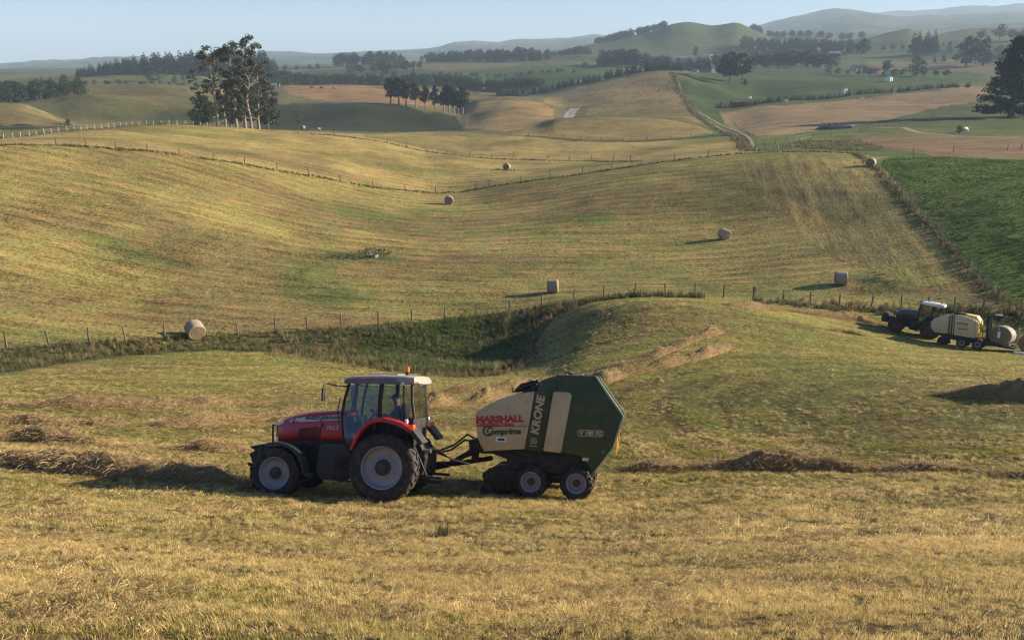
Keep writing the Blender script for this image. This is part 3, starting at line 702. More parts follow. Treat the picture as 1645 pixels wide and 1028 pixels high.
# ---------------------------------------------------------------- trees, belts and woods of the background
for i, (px, r, h, sd, wd, lb) in enumerate([
    (349, 236, 20.5, 3, 1.15, 'tall gum with a leaning pale trunk, leftmost of the gums behind the hay field'),
    (362, 262, 18.5, 21, 1.1, 'gum tree half hidden behind the leftmost leaning gum'),
    (381, 238, 21.5, 8, 1.0, 'pale-trunked gum second from the left in the gum clump'),
    (394, 244, 25.5, 12, 1.0, 'tallest gum of the clump, its open crown against the sky'),
    (404, 236, 17.5, 17, 1.15, 'gum with a dense low crown in the middle of the clump'),
    (416, 242, 18.5, 29, 1.25, 'rightmost gum of the clump, next to the grey shed')]):
    tree('gum_tree', 'gum', at_range(px, r) - Vector((0, 0, .3)), h, lb, 'gum trees behind the hay field', sd, 3500, wd, True)
for px, r, h, wd, lb in [(335, 285, 11, 1.2, 'loose dark tree filling the gap left of the gums'), (372, 300, 13, 1.2, 'dark tree seen between the gum trunks'), (430, 290, 13, 1.1, 'dark tree behind the rightmost gum'), (402, 310, 16, 1.2, 'dense dark tree behind the tallest gum'), (318, 330, 8, 1.3, 'low bushy tree at the left foot of the gums')]:
    tree('round_tree', 'round', at_range(px, r), h, lb, None, None, 900, wd)
rowt = [(627, 167, 10.5), (640, 167.5, 11), (653, 170, 11), (667.5, 173, 10.5), (683, 177, 10), (699, 182, 10), (714, 184, 11), (721, 188, 11.5), (729, 192, 10.5), (736.5, 194, 9.5), (743.5, 195, 11)]
ordn = ['first', 'second', 'third', 'fourth', 'fifth', 'sixth', 'seventh', 'eighth', 'ninth', 'tenth', 'last']
for i, (px, py, h) in enumerate(rowt):
    g = at_range(px, 462 - 5.2 * max(0, i - 3) * 0.6)
    tree('row_tree', 'oval', g, h * 1.28, 'dark tree on a bare pale stem, %s from the left in the row of eleven' % ordn[i] if i < 10 else 'dark tree on a bare pale stem, last on the right in the row of eleven',
         'row of bare-stemmed trees on the shaded slope', 40 + i, 800, rnd.uniform(1.05, 1.4), True)
cy = at_range(1625, 362)
tree('cypress_tree', 'cypress', cy, 27.5, 'large dark spreading cypress at the right edge of the photo', None, 5, 15000, 1.0, True, 0.6)
tree('paddock_tree', 'round', at_range(1172, 612), 21, 'big round-headed tree with a bare trunk beside the green paddock', None, 31, 2600, 1.25, True)
tree('paddock_tree', 'round', at_range(1192, 640), 19, 'round-headed tree just right of the big bare-trunked tree', None, 33, 2400, 1.2, True)
tree('paddock_tree', 'round', at_range(1196, 596), 5.5, 'small tree on a thin stem below the round-headed trees', None, 34)
for px, r, h, kd, wd, lb in [
    (248, 705, 14, 'bush', 1.15, 'broad dark tree in front of the pine wood on the left'),
    (281, 690, 6, 'bush', 1.0, 'small dark bush right of the broad dark tree'),
    (294, 720, 5, 'round', 1.0, 'small round tree between the broad dark tree and the gums'),
    (107, 268, 1.7, 'bush', 1.4, 'low dark bush at the foot of the bare knoll'),
    (665, 676, 15, 'pine', 1.5, 'pointed dark conifer rising from the hedge above the tan field'),
    (690, 672, 11, 'round', 1.2, 'rounded dark tree right of the pointed conifer in the hedge'),
    (618, 830, 16, 'round', 1.2, 'bushy tree in the flat green land above the tan field'),
    (652, 900, 13, 'round', 1.3, 'round dark tree on the pale green rise'),
    (962, 860, 14, 'pine', 1.3, 'dark upright conifer at the left end of the central wood'),
    (940, 850, 7, 'bush', 1.2, 'low round bush left of the dark upright conifer'),
    (1117, 1180, 13, 'column', 1.6, 'lone dark tree at the foot of the green peak'),
    (1425, 800, 11, 'round', 1.3, 'round tree right of the red-brown farmhouse'),
    (1472, 760, 16, 'bush', 1.1, 'wide round bush in the paddock left of the cypress'),
    (1383, 1050, 22, 'round', 1.1, 'big dome-shaped tree above the farm buildings'),
    (1551, 900, 27, 'column', 1.5, 'tall dark tree, left of the pair behind the road'),
    (1579, 905, 26, 'column', 1.35, 'tall dark tree, right of the pair behind the road'),
    (1566, 930, 24, 'round', .8, 'thin tree between the tall dark pair behind the road'),
    (678, 1250, 9, 'round', 1.2, 'single round tree on the skyline right of the distant belt'),
    (1543, 262, 2.2, 'bush', 1.2, 'dark bush on the green flat beside the brown band')]:
    tree('round_tree' if kd in ('round', 'oval') else 'conifer_tree' if kd == 'pine' else 'bush_tree', kd, at_range(px, r), h, lb, None, None, 700, wd)

belt('pine_wood', ['pine'], [(125, 830, 7), (170, 835, 11), (230, 840, 15), (300, 845, 18), (380, 850, 23), (425, 850, 21), (447, 850, 15)], 40, 5, 'dark pine wood on the left skyline behind the gums', 1.7, 2)
belt('scrub_wood', ['bush', 'round'], [(-60, 480, 8), (0, 478, 9), (70, 490, 9), (140, 500, 7)], 34, 4.5, 'dark scrubby wood on the slope at the left edge', 1.1, 3)
belt('scrub_wood', ['round', 'pine'], [(-60, 690, 8), (60, 700, 8), (120, 720, 7)], 20, 8, 'thin line of trees on the far left rise', 1.1, 4)
belt('tree_belt', ['bush', 'round'], [(425, 640, 8), (460, 684, 9), (550, 705, 6.5), (640, 708, 7), (700, 700, 8), (760, 690, 7.5), (830, 680, 8), (875, 660, 6)], 14, 3.4, 'dark hedge of trees along the top of the tan field', 1.1, 5)
belt('tree_belt', ['bush', 'round'], [(425, 560, 8), (440, 610, 10), (470, 660, 9)], 14, 7, 'dark trees behind the grey shed', 1.1, 15)
belt('tree_belt', ['round', 'pine'], [(540, 1130, 14), (600, 1130, 15), (650, 1140, 13)], 30, 6.5, 'distant belt of trees left of centre', 1.2, 6)
belt('tree_belt', ['round'], [(430, 1050, 9), (480, 1060, 8), (530, 1050, 7)], 20, 10, 'scattered distant trees on the flat beyond the pine wood', 1.2, 7)
belt('tree_belt', ['round', 'pine'], [(690, 1150, 12), (740, 1120, 13), (800, 1100, 14), (850, 1100, 15), (885, 1090, 12)], 40, 6.5, 'wooded belt in the centre distance', 1.2, 8)
belt('tree_belt', ['round', 'pine', 'bush'], [(968, 880, 13), (1010, 885, 16), (1050, 880, 14), (1100, 870, 12), (1150, 880, 12), (1215, 880, 10)], 40, 6.5, 'dark wood below the green peak', 1.2, 9)
belt('tree_belt', ['round'], [(890, 1180, 8), (930, 1170, 12), (955, 1180, 10)], 20, 6, 'small rounded wood on the centre skyline', 1.3, 10)
belt('tree_belt', ['bush', 'round'], [(1200, 860, 12), (1250, 850, 13), (1300, 845, 14), (1345, 842, 10)], 30, 6, 'dark trees round the farm on the right', 1.2, 11)
belt('tree_belt', ['round', 'pine'], [(1195, 1230, 13), (1240, 1220, 15), (1290, 1200, 16), (1340, 1180, 14), (1400, 1150, 13)], 60, 8, 'wooded rise behind the farm on the right', 1.2, 12)
belt('tree_belt', ['pine'], [(1468, 1100, 22), (1506, 1100, 22)], 20, 4.5, 'square block of conifers right of centre on the skyline', 1.2, 13)
belt('tree_belt', ['round'], [(1580, 1260, 16), (1620, 1250, 17), (1680, 1250, 16)], 30, 12, 'hazy wood at the right edge of the skyline', 1.2, 14)
belt('tree_belt', ['round'], [(1420, 1170, 8), (1480, 1180, 7), (1540, 1180, 8)], 8, 9, 'long thin hedge across the hazy hills', 1.1, 16)
belt('tree_belt', ['bush'], [(960, 1420, 9), (1000, 1450, 11), (1050, 1460, 10), (1075, 1470, 8)], 60, 8, 'dark bush along the shaded flank of the green peak', 1.2, 17)
belt('tree_belt', ['bush'], [(1490, 1120, 8), (1560, 1080, 9), (1660, 1060, 9)], 14, 12, 'hedgerow trees beyond the road on the right', 1.3, 18)
belt('young_shelterbelt', ['cone'], [(798, 650, 5.5), (870, 640, 6), (930, 640, 6), (1000, 645, 7), (1060, 650, 7.5), (1098, 655, 7)], 3, 2.6, 'row of young conifers up the left edge of the tan hill', 1.35, 19)

belt('hedgerow', ['bush'], [(140, 655, 2.6), (220, 652, 3), (300, 655, 2.6), (330, 655, 3)], 2, 5, 'thin broken hedgerow along the top of the left hillside', 1.4, 21)
belt('hedgerow', ['bush', 'round'], [(450, 800, 5), (520, 790, 6), (600, 800, 5), (640, 815, 7)], 6, 9, 'broken hedgerow on the green flat left of centre', 1.3, 22)
belt('hedgerow', ['bush'], [(700, 800, 4), (770, 790, 4), (850, 780, 4), (930, 770, 4)], 3, 6, 'low hedge across the green rise in the centre', 1.4, 23)
belt('tree_belt', ['round', 'bush'], [(560, 930, 9), (620, 940, 10), (690, 930, 8)], 14, 8, 'trees on the flat behind the pointed conifer', 1.3, 24)
belt('hedgerow', ['bush', 'round'], [(1330, 760, 5), (1400, 740, 4), (1470, 730, 6), (1540, 745, 5)], 4, 8, 'broken hedgerow through the right-hand paddocks', 1.4, 25)
belt('tree_belt', ['round', 'pine'], [(1500, 960, 9), (1600, 950, 10), (1690, 950, 10)], 10, 9, 'trees along the road behind the cypress', 1.3, 26)
belt('tree_belt', ['bush'], [(1210, 1480, 9), (1260, 1500, 8), (1330, 1500, 10), (1400, 1500, 9)], 80, 13, 'dark bush on the hills behind the farm', 1.3, 27)
belt('hedgerow', ['bush'], [(400, 425, 1.6), (450, 420, 2.0), (500, 430, 1.4)], 30, 7, 'scattered scrub at the left foot of the shaded slope', 1.5, 28)
# the long row of small conifers above the pink field, each its own tree
hed = [(1150, 440), (1200, 455), (1260, 476), (1330, 502), (1400, 530), (1470, 556), (1530, 572), (1562, 578)]
pp = [at_range(a, r) for a, r in hed]; cur = 0
for A, B in zip(pp, pp[1:]):
    n = int((B - A).length / 1.55)
    for k in range(n):
        cur += 1
        if cur in (66, 67, 88, 89, 118, 119): continue
        p = A.lerp(B, (k + rnd.uniform(-.2, .2)) / n); p.z = grid_z(p.x, p.y)
        tree('young_conifer', 'cone', p, rnd.uniform(2.6, 3.9), 'small dark conifer in the long row above the pink dry field', 'long row of small conifers', rnd.randint(0, 3), 260, rnd.uniform(1.2, 1.6))

# ---------------------------------------------------------------- fences
POST_DARK = paint('weathered_post', (0.16, 0.12, 0.09), 0.85, var=0.3, scale=6)
POST_PALE = paint('pale_post', (0.46, 0.42, 0.36), 0.8, var=0.2, scale=6)
WIRE = paint('fence_wire', (0.30, 0.29, 0.28), 0.45, 0.8)
def post_mesh(h, r, seed):
    bm = bmesh.new(); rr = random.Random(seed)
    limb(bm, [(0, 0, -0.3), (rr.uniform(-.02, .02), rr.uniform(-.02, .02), h * .5), (rr.uniform(-.03, .03), rr.uniform(-.03, .03), h - 0.03), (rr.uniform(-.03, .03), rr.uniform(-.03, .03), h)], [r * 1.05, r, r * .95, r * .8], 8)
    return bm_mesh(bm, 'post')
PM = {}
def posts_for(h, r):
    key = (h, r)
    if key not in PM: PM[key] = [post_mesh(h, r, k) for k in range(4)]
    return PM[key]

RANK = []
def fence(line, spacing, label, h=1.15, r=0.07, mat=POST_DARK, wires=4, wr=0.006, exact=False):
    """posts and wires along surveyed points of the land"""
    pts = [ground(*q) if len(q) == 2 else at_range(q[0], q[2]) for q in line]
    e = empty('fence', pts[0]); tag(e, label, 'fence', 'wire fences round the hay fields')
    if exact: ps = pts
    else:
        ps, carry = [], 0.0
        for A, B in zip(pts, pts[1:]):
            L = (B - A).length; d = carry
            while d < L: ps.append(A.lerp(B, d / L)); d += spacing * rnd.uniform(.93, 1.07)
            carry = d - L
        ps.append(pts[-1])
    tops = []
    for p in ps:
        z = grid_z(p.x, p.y); hh = rnd.uniform(.92, 1.06)
        o = link('post', rnd.choice(posts_for(h, r)), mat, e); o.location = Vector((p.x, p.y, z)) - e.location
        o.scale = (rnd.uniform(.9, 1.15), rnd.uniform(.9, 1.15), hh); o.rotation_euler = (rnd.uniform(-.09, .09), rnd.uniform(-.09, .09), rnd.uniform(0, 6))
        tops.append(Vector((p.x, p.y, z)))
    if wires:
        for w in range(wires):
            bm = bmesh.new(); zz = h * (0.25 + 0.66 * w / max(1, wires - 1)) if wires > 1 else h * .9
            P = [t - e.location + Vector((0, 0, zz)) for t in tops]
            limb(bm, P, [wr] * len(P), 4); link('wire', bm_mesh(bm, 'wire'), WIRE, e)
    return e, tops

low = [(-47, 562.5), (11, 560), (79, 557.5), (145, 552), (202, 549.5), (265, 544.5), (325, 540), (383, 538), (443, 534), (494, 529), (549, 527), (608, 521.5), (662, 517.5), (714, 512), (764, 507), (818, 500), (870, 493), (921, 484.5), (970, 479), (1019, 474.5), (1068, 474.5), (1116, 476), (1162, 478), (1210, 481.5)]
fence(low, 3.6, 'post and wire fence along the gully below the bale field', 1.3, 0.075, exact=True, wr=0.007)
fence([(1210, 481.5), (1257, 486), (1302, 490), (1348, 493), (1399, 495), (1448, 496), (1490, 497), (1533, 499), (1578, 501), (1640, 504)], 3.6, 'post and wire fence behind the green tractor', 1.3, 0.075, exact=True, wr=0.007)
fence([(-30, 233), (90, 233), (138, 235), (187, 239), (237, 243), (288, 249), (343, 257), (393, 264), (445, 272), (496, 282), (547, 291), (599, 300), (651, 306), (700, 310)], 9, 'fence down the left hill to the dip, dark posts', 1.15, 0.08, exact=True, wr=0.008)
fence([(764, 304), (787, 300), (836, 293), (884, 286), (936, 279), (983, 272), (1030, 266), (1083, 258), (1138, 251), (1190, 247)], 9, 'fence rising right from the dip across the hay field', 1.15, 0.08, exact=True, wr=0.008)
fence([(500, 216), (536, 218), (589, 223), (622, 229), (653, 236), (685, 243), (718, 249), (754, 252), (790, 254), (825, 255), (880, 257), (914, 258), (950, 258), (985, 259), (1013, 260)], 9, 'fence between the two upper hay fields', 1.15, 0.08, exact=True, wr=0.01)
fence([(849, 219), (866, 221), (882, 221), (906, 223), (932, 226), (965, 227), (1000, 227), (1040, 226), (1078, 224), (1110, 221), (1145, 218), (1175, 218)], 9, 'fence in front of the striped mound field', 1.15, 0.09, exact=True, wr=0.012)
wf = [(3, 0, 186), (18, 0, 187), (31, 0, 189), (45, 0, 190), (57, 0, 191), (69, 0, 193), (81, 0, 194), (93, 0, 195), (106, 0, 197), (118, 0, 198), (129, 0, 199), (139, 0, 200), (151, 0, 201.5), (162, 0, 203), (173, 0, 204), (182, 0, 205.5), (193, 0, 207), (202, 0, 208), (212, 0, 209), (223, 0, 210.5), (235, 0, 211.5), (246, 0, 212.5), (258, 0, 213), (271, 0, 214), (284, 0, 215), (297, 0, 216), (310, 0, 217), (322, 0, 217.5), (333, 0, 218.5)]
fence(wf, 2.5, 'fence of pale posts along the far edge of the left hay field', 1.0, 0.06, POST_PALE, exact=True, wires=3, wr=0.01)
fence([(1398, 262), (1420, 284), (1448, 314), (1478, 348), (1508, 380), (1540, 414), (1570, 446), (1604, 480)], 3.0, 'fence between the hay field and the green pasture', 1.2, 0.06, wr=0.007)
fence([(1080, 117), (1089, 135), (1098, 155), (1111, 177), (1133, 196), (1160, 212), (1190, 228), (1213, 243)], 8, 'fence along the left side of the farm lane', 1.2, 0.09, wires=2, wr=0.014)
fence([(1178, 200), (1200, 215), (1215, 228), (1240, 233), (1300, 222), (1360, 216), (1420, 203), (1500, 190)], 7, 'fence along the lower edge of the pink field', 1.2, 0.085, wires=2, wr=0.012)
fence([(1230, 241), (1265, 243), (1300, 243), (1340, 245), (1408, 252), (1460, 250), (1560, 243), (1640, 241)], 12, 'thin fence above the green pasture', 1.25, 0.085, wires=2, wr=0.01)

# rank growth left standing along the fences and in the gully
RANKM = grassmat('rank_grass', (0.065, 0.070, 0.022), (0.18, 0.155, 0.058))
WEEDM = grassmat('green_weeds', (0.055, 0.098, 0.018), (0.125, 0.18, 0.036))
SEEDM = grassmat('seed_heads', (0.20, 0.145, 0.075), (0.33, 0.25, 0.14))
RK = scatter_group('rank', [(blades(26, 0.75, 0.22, 0.030, 0.35, 1), RANKM), (blades(26, 0.6, 0.25, 0.035, 0.5, 2), RANKM), (blades(20, 0.9, 0.2, 0.022, 0.22, 3), SEEDM), (blades(34, 0.38, 0.32, 0.06, 0.9, 4), WEEDM), (blades(30, 0.5, 0.3, 0.05, 0.7, 5), WEEDM)])
def strip(name, line, width, dens, label, scale=1.0, mix=(.4, .3, .2, .05, .05), parent=None, off=0.0):
    pts = [ground(*q) if len(q) == 2 else at_range(q[0], q[2]) for q in line]; P = []
    for A, B in zip(pts, pts[1:]):
        L = (B - A).length; n = max(2, int(L * width * dens)); f = RNG.uniform(0, 1, n); d = (B - A).normalized(); pr = np.array((-d.y, d.x))
        w = RNG.normal(0, width / 2.6, n) + off; P.append(np.stack([A.x + (B.x - A.x) * f + pr[0] * w, A.y + (B.y - A.y) * f + pr[1] * w], 1))
    P = np.concatenate(P); z = grid_z_many(P[:, 0], P[:, 1]); n = len(P)
    pk = RNG.choice(5, n, p=np.array(mix) / sum(mix)); nz = 0.75 + 0.5 * vnoise(P[:, 0] * .25, P[:, 1] * .25, 4)
    o = scatter(name, RK, 5, np.stack([P[:, 0], P[:, 1], z], 1), RNG.uniform(0, 6.28, n), scale * nz * RNG.uniform(.7, 1.25, n), pk, tint=RNG.uniform(0, .5, n))
    tag(o, label, 'grass', kind='stuff'); return o

strip('rank_grass', [(-30, 234), (90, 234), (187, 240), (288, 250), (393, 265), (496, 283), (599, 301), (680, 309), (727, 309)], 1.1, 7, 'rank grass under the fence down the left hill', .5, (.5, .2, .05, .15, .1))
strip('rank_grass', [(745, 308), (787, 301), (884, 287), (983, 273), (1083, 259), (1190, 248), (1260, 245), (1330, 245)], 1.0, 7, 'rank grass under the fence rising right from the dip', .5, (.5, .2, .05, .15, .1))
strip('rank_grass', [(470, 214), (536, 218.5), (622, 230), (685, 244), (754, 253), (850, 257), (950, 259), (1025, 260)], 1.0, 7, 'rank grass under the fence between the upper hay fields', .5, (.5, .2, .05, .15, .1))
strip('rank_grass', [(845, 219), (882, 222), (932, 227), (1000, 228), (1078, 225), (1145, 219), (1190, 218), (1200, 228), (1208, 240)], 1.0, 7, 'rank grass under the fence before the striped mound field', .5, (.5, .2, .05, .15, .1))
strip('rank_grass', [(0, 0, 187), (100, 0, 197), (180, 0, 206), (250, 0, 213), (340, 0, 219)], 1.2, 3, 'rank grass under the pale posts', .7)
strip('rank_grass', [(1300, 244), (1370, 247), (1398, 264), (1448, 316), (1508, 382), (1570, 448), (1612, 484), (1660, 520)], 1.1, 10, 'tall rank grass between the hay field and the green pasture', .62, (.4, .25, .25, .05, .05))
strip('rank_grass', [(1078, 117), (1089, 136), (1098, 156), (1111, 178), (1133, 197), (1160, 213), (1190, 229), (1213, 244)], 2.2, 2, 'rank grass beside the farm lane')
strip('rank_grass', [(1210, 484), (1300, 492), (1399, 497), (1490, 499), (1600, 503), (1700, 507)], 2.2, 6, 'rank grass behind the green tractor', .8)
strip('rank_grass', [(1490, 503), (1560, 508), (1700, 520)], 4, 6, 'green growth below the fence at the right edge', .6, (.2, .2, .1, .3, .2))

def area(name, poly, dens, label, scale, mix, rmin=0.0, jit=0.01, pick=None):
    """rank growth spread over a patch of land"""
    m = inpoly(poly, rmin, jit); idx = np.argwhere(m); ar = []
    x, y = TX[m], TY[m]; dth = np.gradient(TH)[idx[:, 1]]; dr = np.gradient(R, axis=0)[m]; a = R[m] * dth * dr
    n = int(a.sum() * dens); k = RNG.choice(len(a), n, p=a / a.sum())
    rj = R[m][k] + dr[k] * RNG.uniform(-.6, .6, n); tj = TH[idx[k, 1]] + dth[k] * RNG.uniform(-.6, .6, n); px, py = rj * np.sin(tj), rj * np.cos(tj); z = grid_z_many(px, py)
    pk = RNG.choice(5, n, p=np.array(mix) / sum(mix)); nz = 0.6 + 0.8 * vnoise(px * .35, py * .35, 4)
    o = scatter(name, RK, 5, np.stack([px, py, z], 1), RNG.uniform(0, 6.28, n), scale * nz * RNG.uniform(.7, 1.25, n), pk, tint=RNG.uniform(0, .5, n))
    tag(o, label, 'grass', kind='stuff'); return o
GULLY = [(-300, 606), (0, 600), (100, 585), (200, 572), (350, 562), (450, 566), (550, 579), (650, 595), (740, 603), (800, 600), (838, 580), (862, 548), (890, 510), (940, 489), (960, 481), (900, 488), (820, 502), (714, 514), (608, 523), (493, 532), (325, 542), (145, 554), (0, 562), (-300, 570)]
area('gully_growth', GULLY, 7, 'rank seeding grass filling the gully and the strip along the fence', .55, (.40, .25, .32, .03, .03))
area('gully_weeds', [(560, 568), (600, 535), (680, 520), (760, 512), (815, 512), (845, 525), (845, 560), (800, 598), (720, 600), (640, 592)], 11, 'dark green weeds and bushes in the bottom of the gully', .8, (.04, .06, .02, .45, .43))
strip('seeding_grass', [(430, 567), (540, 580), (650, 597), (740, 605), (800, 603), (835, 588), (858, 560)], 1.3, 9, 'straw-coloured seeding grass along the near lip of the gully', .5, (.2, .1, .7, .0, .0))
strip('rank_grass', [(880, 507), (930, 488), (1000, 479), (1080, 477), (1130, 479)], 2.0, 7, 'tall grass over the top of the mound below the fence')
area('trough_grass', [(520, 415), (560, 407), (600, 401), (632, 405), (622, 415), (570, 418)], 6, 'rank green grass round the stone trough', .5, (.3, .2, .1, .2, .2))
strip('trough_grass', [(795, 273), (835, 274)], 1.0, 5, 'rank tuft strip under the bale in the upper field', .6)
area('hollow_growth', [(1370, 462), (1385, 446), (1420, 441), (1446, 450), (1440, 466), (1400, 474)], 8, 'dark green rushes in the hollow of the bale field', .28, (.3, .1, .05, .3, .25))
area('pasture_grass', [(1404, 262), (1440, 252), (1520, 253), (1645, 258), (1760, 260), (1760, 510), (1645, 498), (1606, 474), (1505, 374), (1445, 300)], 5, 'clumpy green pasture grass on the right', .34, (.02, .02, .01, .5, .45))
area('pasture_grass', [(1240, 236), (1300, 224), (1380, 226), (1430, 240), (1380, 244), (1300, 240)], 1.0, 'rough grass by the gateway above the bale field', .6, (.3, .2, .2, .2, .1))

# ---------------------------------------------------------------- lane, track and gateway surfaces
def ribbon(name, line, width, mat, lift=0.04, parent=None):
    pts = [ground(*q) if len(q) == 2 else at_range(q[0], q[2]) for q in line]; P = []
    for A, B in zip(pts, pts[1:]):
        n = max(1, int((B - A).length / 3)); P += [A.lerp(B, k / n) for k in range(n)]
    P.append(pts[-1]); V_, Q_ = [], []
    for i, p in enumerate(P):
        d = P[min(i + 1, len(P) - 1)] - P[max(i - 1, 0)]; d.z = 0; d.normalize(); pr = Vector((-d.y, d.x, 0))
        for s in range(5):
            q = p + pr * width * (s / 4 - .5) * (1 + .12 * math.sin(i * 1.7)); V_.append((q.x, q.y, grid_z(q.x, q.y) + lift))
        if i: b = 5 * (i - 1); Q_ += [(b + s, b + s + 1, b + s + 6, b + s + 5) for s in range(4)]
    o = link(name, np_mesh(name, V_, Q_), mat, parent, True); tag(o, kind='structure'); return o
DUST = paint('lane_dust', (0.23, 0.18, 0.115), 0.95, var=0.3, scale=0.5); MUD = paint('track_gravel', (0.27, 0.235, 0.19), 0.95, var=0.35, scale=0.6)
ribbon('farm_lane', [(1112, 178), (1140, 198), (1170, 211), (1198, 228), (1216, 243)], 1.0, DUST)
ribbon('farm_lane', [(1122, 180), (1150, 196), (1180, 209), (1206, 226), (1222, 242)], 1.0, DUST)
ribbon('farm_lane', [(1086, 124), (1092, 140), (1100, 160), (1112, 178)], 1.3, DUST)
ribbon('farm_track', [(908, 190), (911, 183), (916, 178), (922, 174)], 2.4, MUD); ribbon('farm_track', [(916, 190), (920, 183), (924, 178), (930, 174)], 2.4, MUD)
ribbon('bank_path', [(1400, 206), (1450, 205), (1480, 214), (1540, 219), (1645, 223)], 2.0, DUST)
ribbon('crest_strip', [(130, 203), (100, 192), (70, 180), (40, 172)], 1.6, DUST)  # narrow dust-coloured strip along the crest of the left knoll
# ---------------------------------------------------------------- round bales
def bale_mats():
    t = NT('net_wrapped_straw'); tc = t.new('ShaderNodeTexCoord').outputs['Object']
    mp = t.new('ShaderNodeMapping'); mp.inputs['Scale'].default_value = (9, 1.5, 1.5); t.l.new(tc, mp.inputs['Vector'])
    n1 = t.noise(mp.outputs[0], 3.0, 5, .7); n2 = t.noise(tc, 14, 3, .6)
    c = t.mix(t.remap(n1, .3, .7, 0, 1), (0.25, 0.195, 0.125, 1), (0.42, 0.345, 0.24, 1)); c = t.mix(t.remap(n2, .45, .7, 0, .5), c, (0.20, 0.145, 0.085, 1))
    side = t.out(c, .75, bump=n2, bstr=.5, bdist=.03)
    t = NT('coiled_hay'); tc = t.new('ShaderNodeTexCoord').outputs['Object']
    sx = t.new('ShaderNodeSeparateXYZ'); t.l.new(tc, sx.inputs[0])
    rr = t.math('SQRT', t.math('ADD', t.math('POWER', sx.outputs[1], 2.0), t.math('POWER', sx.outputs[2], 2.0)))
    n = t.noise(tc, 9, 5, .7); w = t.math('SINE', t.math('ADD', t.math('MULTIPLY', rr, 60.0), t.math('MULTIPLY', n, 9.0)))
    c = t.mix(t.remap(w, -1, 1, 0, 1), (0.22, 0.15, 0.085, 1), (0.40, 0.30, 0.17, 1)); c = t.mix(t.remap(n, .4, .7, 0, .6), c, (0.13, 0.09, 0.05, 1))
    return side, t.out(c, .95, bump=w, bstr=.6, bdist=.03)
BSIDE, BEND = bale_mats()
def bale_meshes(D=1.62, W=1.24, seg=40):
    prof = [(-W / 2 + .00, D / 2 - .10), (-W / 2 + .015, D / 2 - .045), (-W / 2 + .06, D / 2 - .01)] + [(x, D / 2 + .006 * math.sin(k * 2.1)) for k, x in enumerate(np.linspace(-W / 2 + .12, W / 2 - .12, 9))] + [(W / 2 - .06, D / 2 - .01), (W / 2 - .015, D / 2 - .045), (W / 2, D / 2 - .10)]
    bm = bmesh.new(); rr = random.Random(4); rings = []
    for x, rad in prof:
        rings.append([])
        for k in range(seg):
            a = 2 * math.pi * k / seg; q = rad * (1 + .010 * math.sin(3 * a + 1) + .006 * math.sin(7 * a)); sag = -.03 if math.sin(a) < -.9 else 0
            rings[-1].append(bm.verts.new((x + .012 * math.sin(a * 5 + x * 9), q * math.cos(a), max(q * math.sin(a), -D / 2 + .035) + D / 2 - .03)))
    for a, b in zip(rings, rings[1:]):
        for k in range(seg): bm.faces.new((a[k], a[(k + 1) % seg], b[(k + 1) % seg], b[k]))
    side = bm_mesh(bm, 'bale')
    ends = []
    for s in (-1, 1):
        bm = bmesh.new(); prev = None
        for q in range(9):
            f = (8 - q) / 8 * (D / 2 - .085) + .001; ring = []
            for k in range(seg):
                a = 2 * math.pi * k / seg; x = s * (W / 2 - .012 + .022 * math.sin(f * 40 + a) + .016 * rr.uniform(-1, 1) * (q > 0) + .03 * (1 - f / (D / 2)))
                ring.append(bm.verts.new((x, f * math.cos(a), f * math.sin(a))))
            if prev:
                for k in range(seg): bm.faces.new((prev[k], prev[(k + 1) % seg], ring[(k + 1) % seg], ring[k]) if s > 0 else (ring[k], ring[(k + 1) % seg], prev[(k + 1) % seg], prev[k]))
            prev = ring
        ends.append(bm_mesh(bm, 'end_face'))
    return side, ends, D
BALE = bale_meshes()
def place_matrix(o, loc, fwd, up):
    up = up.normalized(); f = (fwd - up * fwd.dot(up)).normalized(); l_ = up.cross(f)
    m = Matrix((f, l_, up)).transposed().to_4x4(); m.translation = loc; o.matrix_world = m
    return m
def bale(loc, n, label, scale=.93, up=None, group='round hay bales lying in the fields', name='hay_bale'):
    side, ends, D = BALE; o = link(name, side, BSIDE, None, True); tag(o, label, 'hay bale', group)
    up = up or normal_at(loc.x, loc.y, .8)
    place_matrix(o, loc - up * .02, Vector((n[0], n[1], 0)), up); o.scale = (scale * rnd.uniform(.96, 1.03), scale * rnd.uniform(.98, 1.03), scale * rnd.uniform(.93, .99))
    for s, me in zip((-1, 1), ends):
        c = link('end_face', me, BEND, o, True); c.location = (0, 0, D / 2 - .03)
    return o
for px, py, n, lb in [
    (312, 540, (.62, -.78), 'round bale with its coiled end lit, just above the gully fence on the left'),
    (889, 470, (.985, -.17), 'round bale seen side-on above the mound in mid field'),
    (1350, 457, (.98, -.2), 'round bale seen side-on beside the dark green hollow'),
    (1163, 384, (.28, -.96), 'round bale with a long shadow halfway up the right slope'),
    (721, 328, (.06, -1), 'round bale showing a dark round end near the dip in the fence'),
    (814, 273, (-.3, -.95), 'round bale in the field above the dip, dark end to the left'),
    (1398, 268, (-.62, -.78), 'round bale on the crest at the corner of the green pasture')]:
    bale(ground(px, py), n, lb)
bale(at_range(487, 338), (-.7, -.7), 'tiny pale bale, left of the two beyond the upper hay field')
bale(at_range(512, 322), (-.9, -.4), 'tiny tan bale, right of the two beyond the upper hay field')

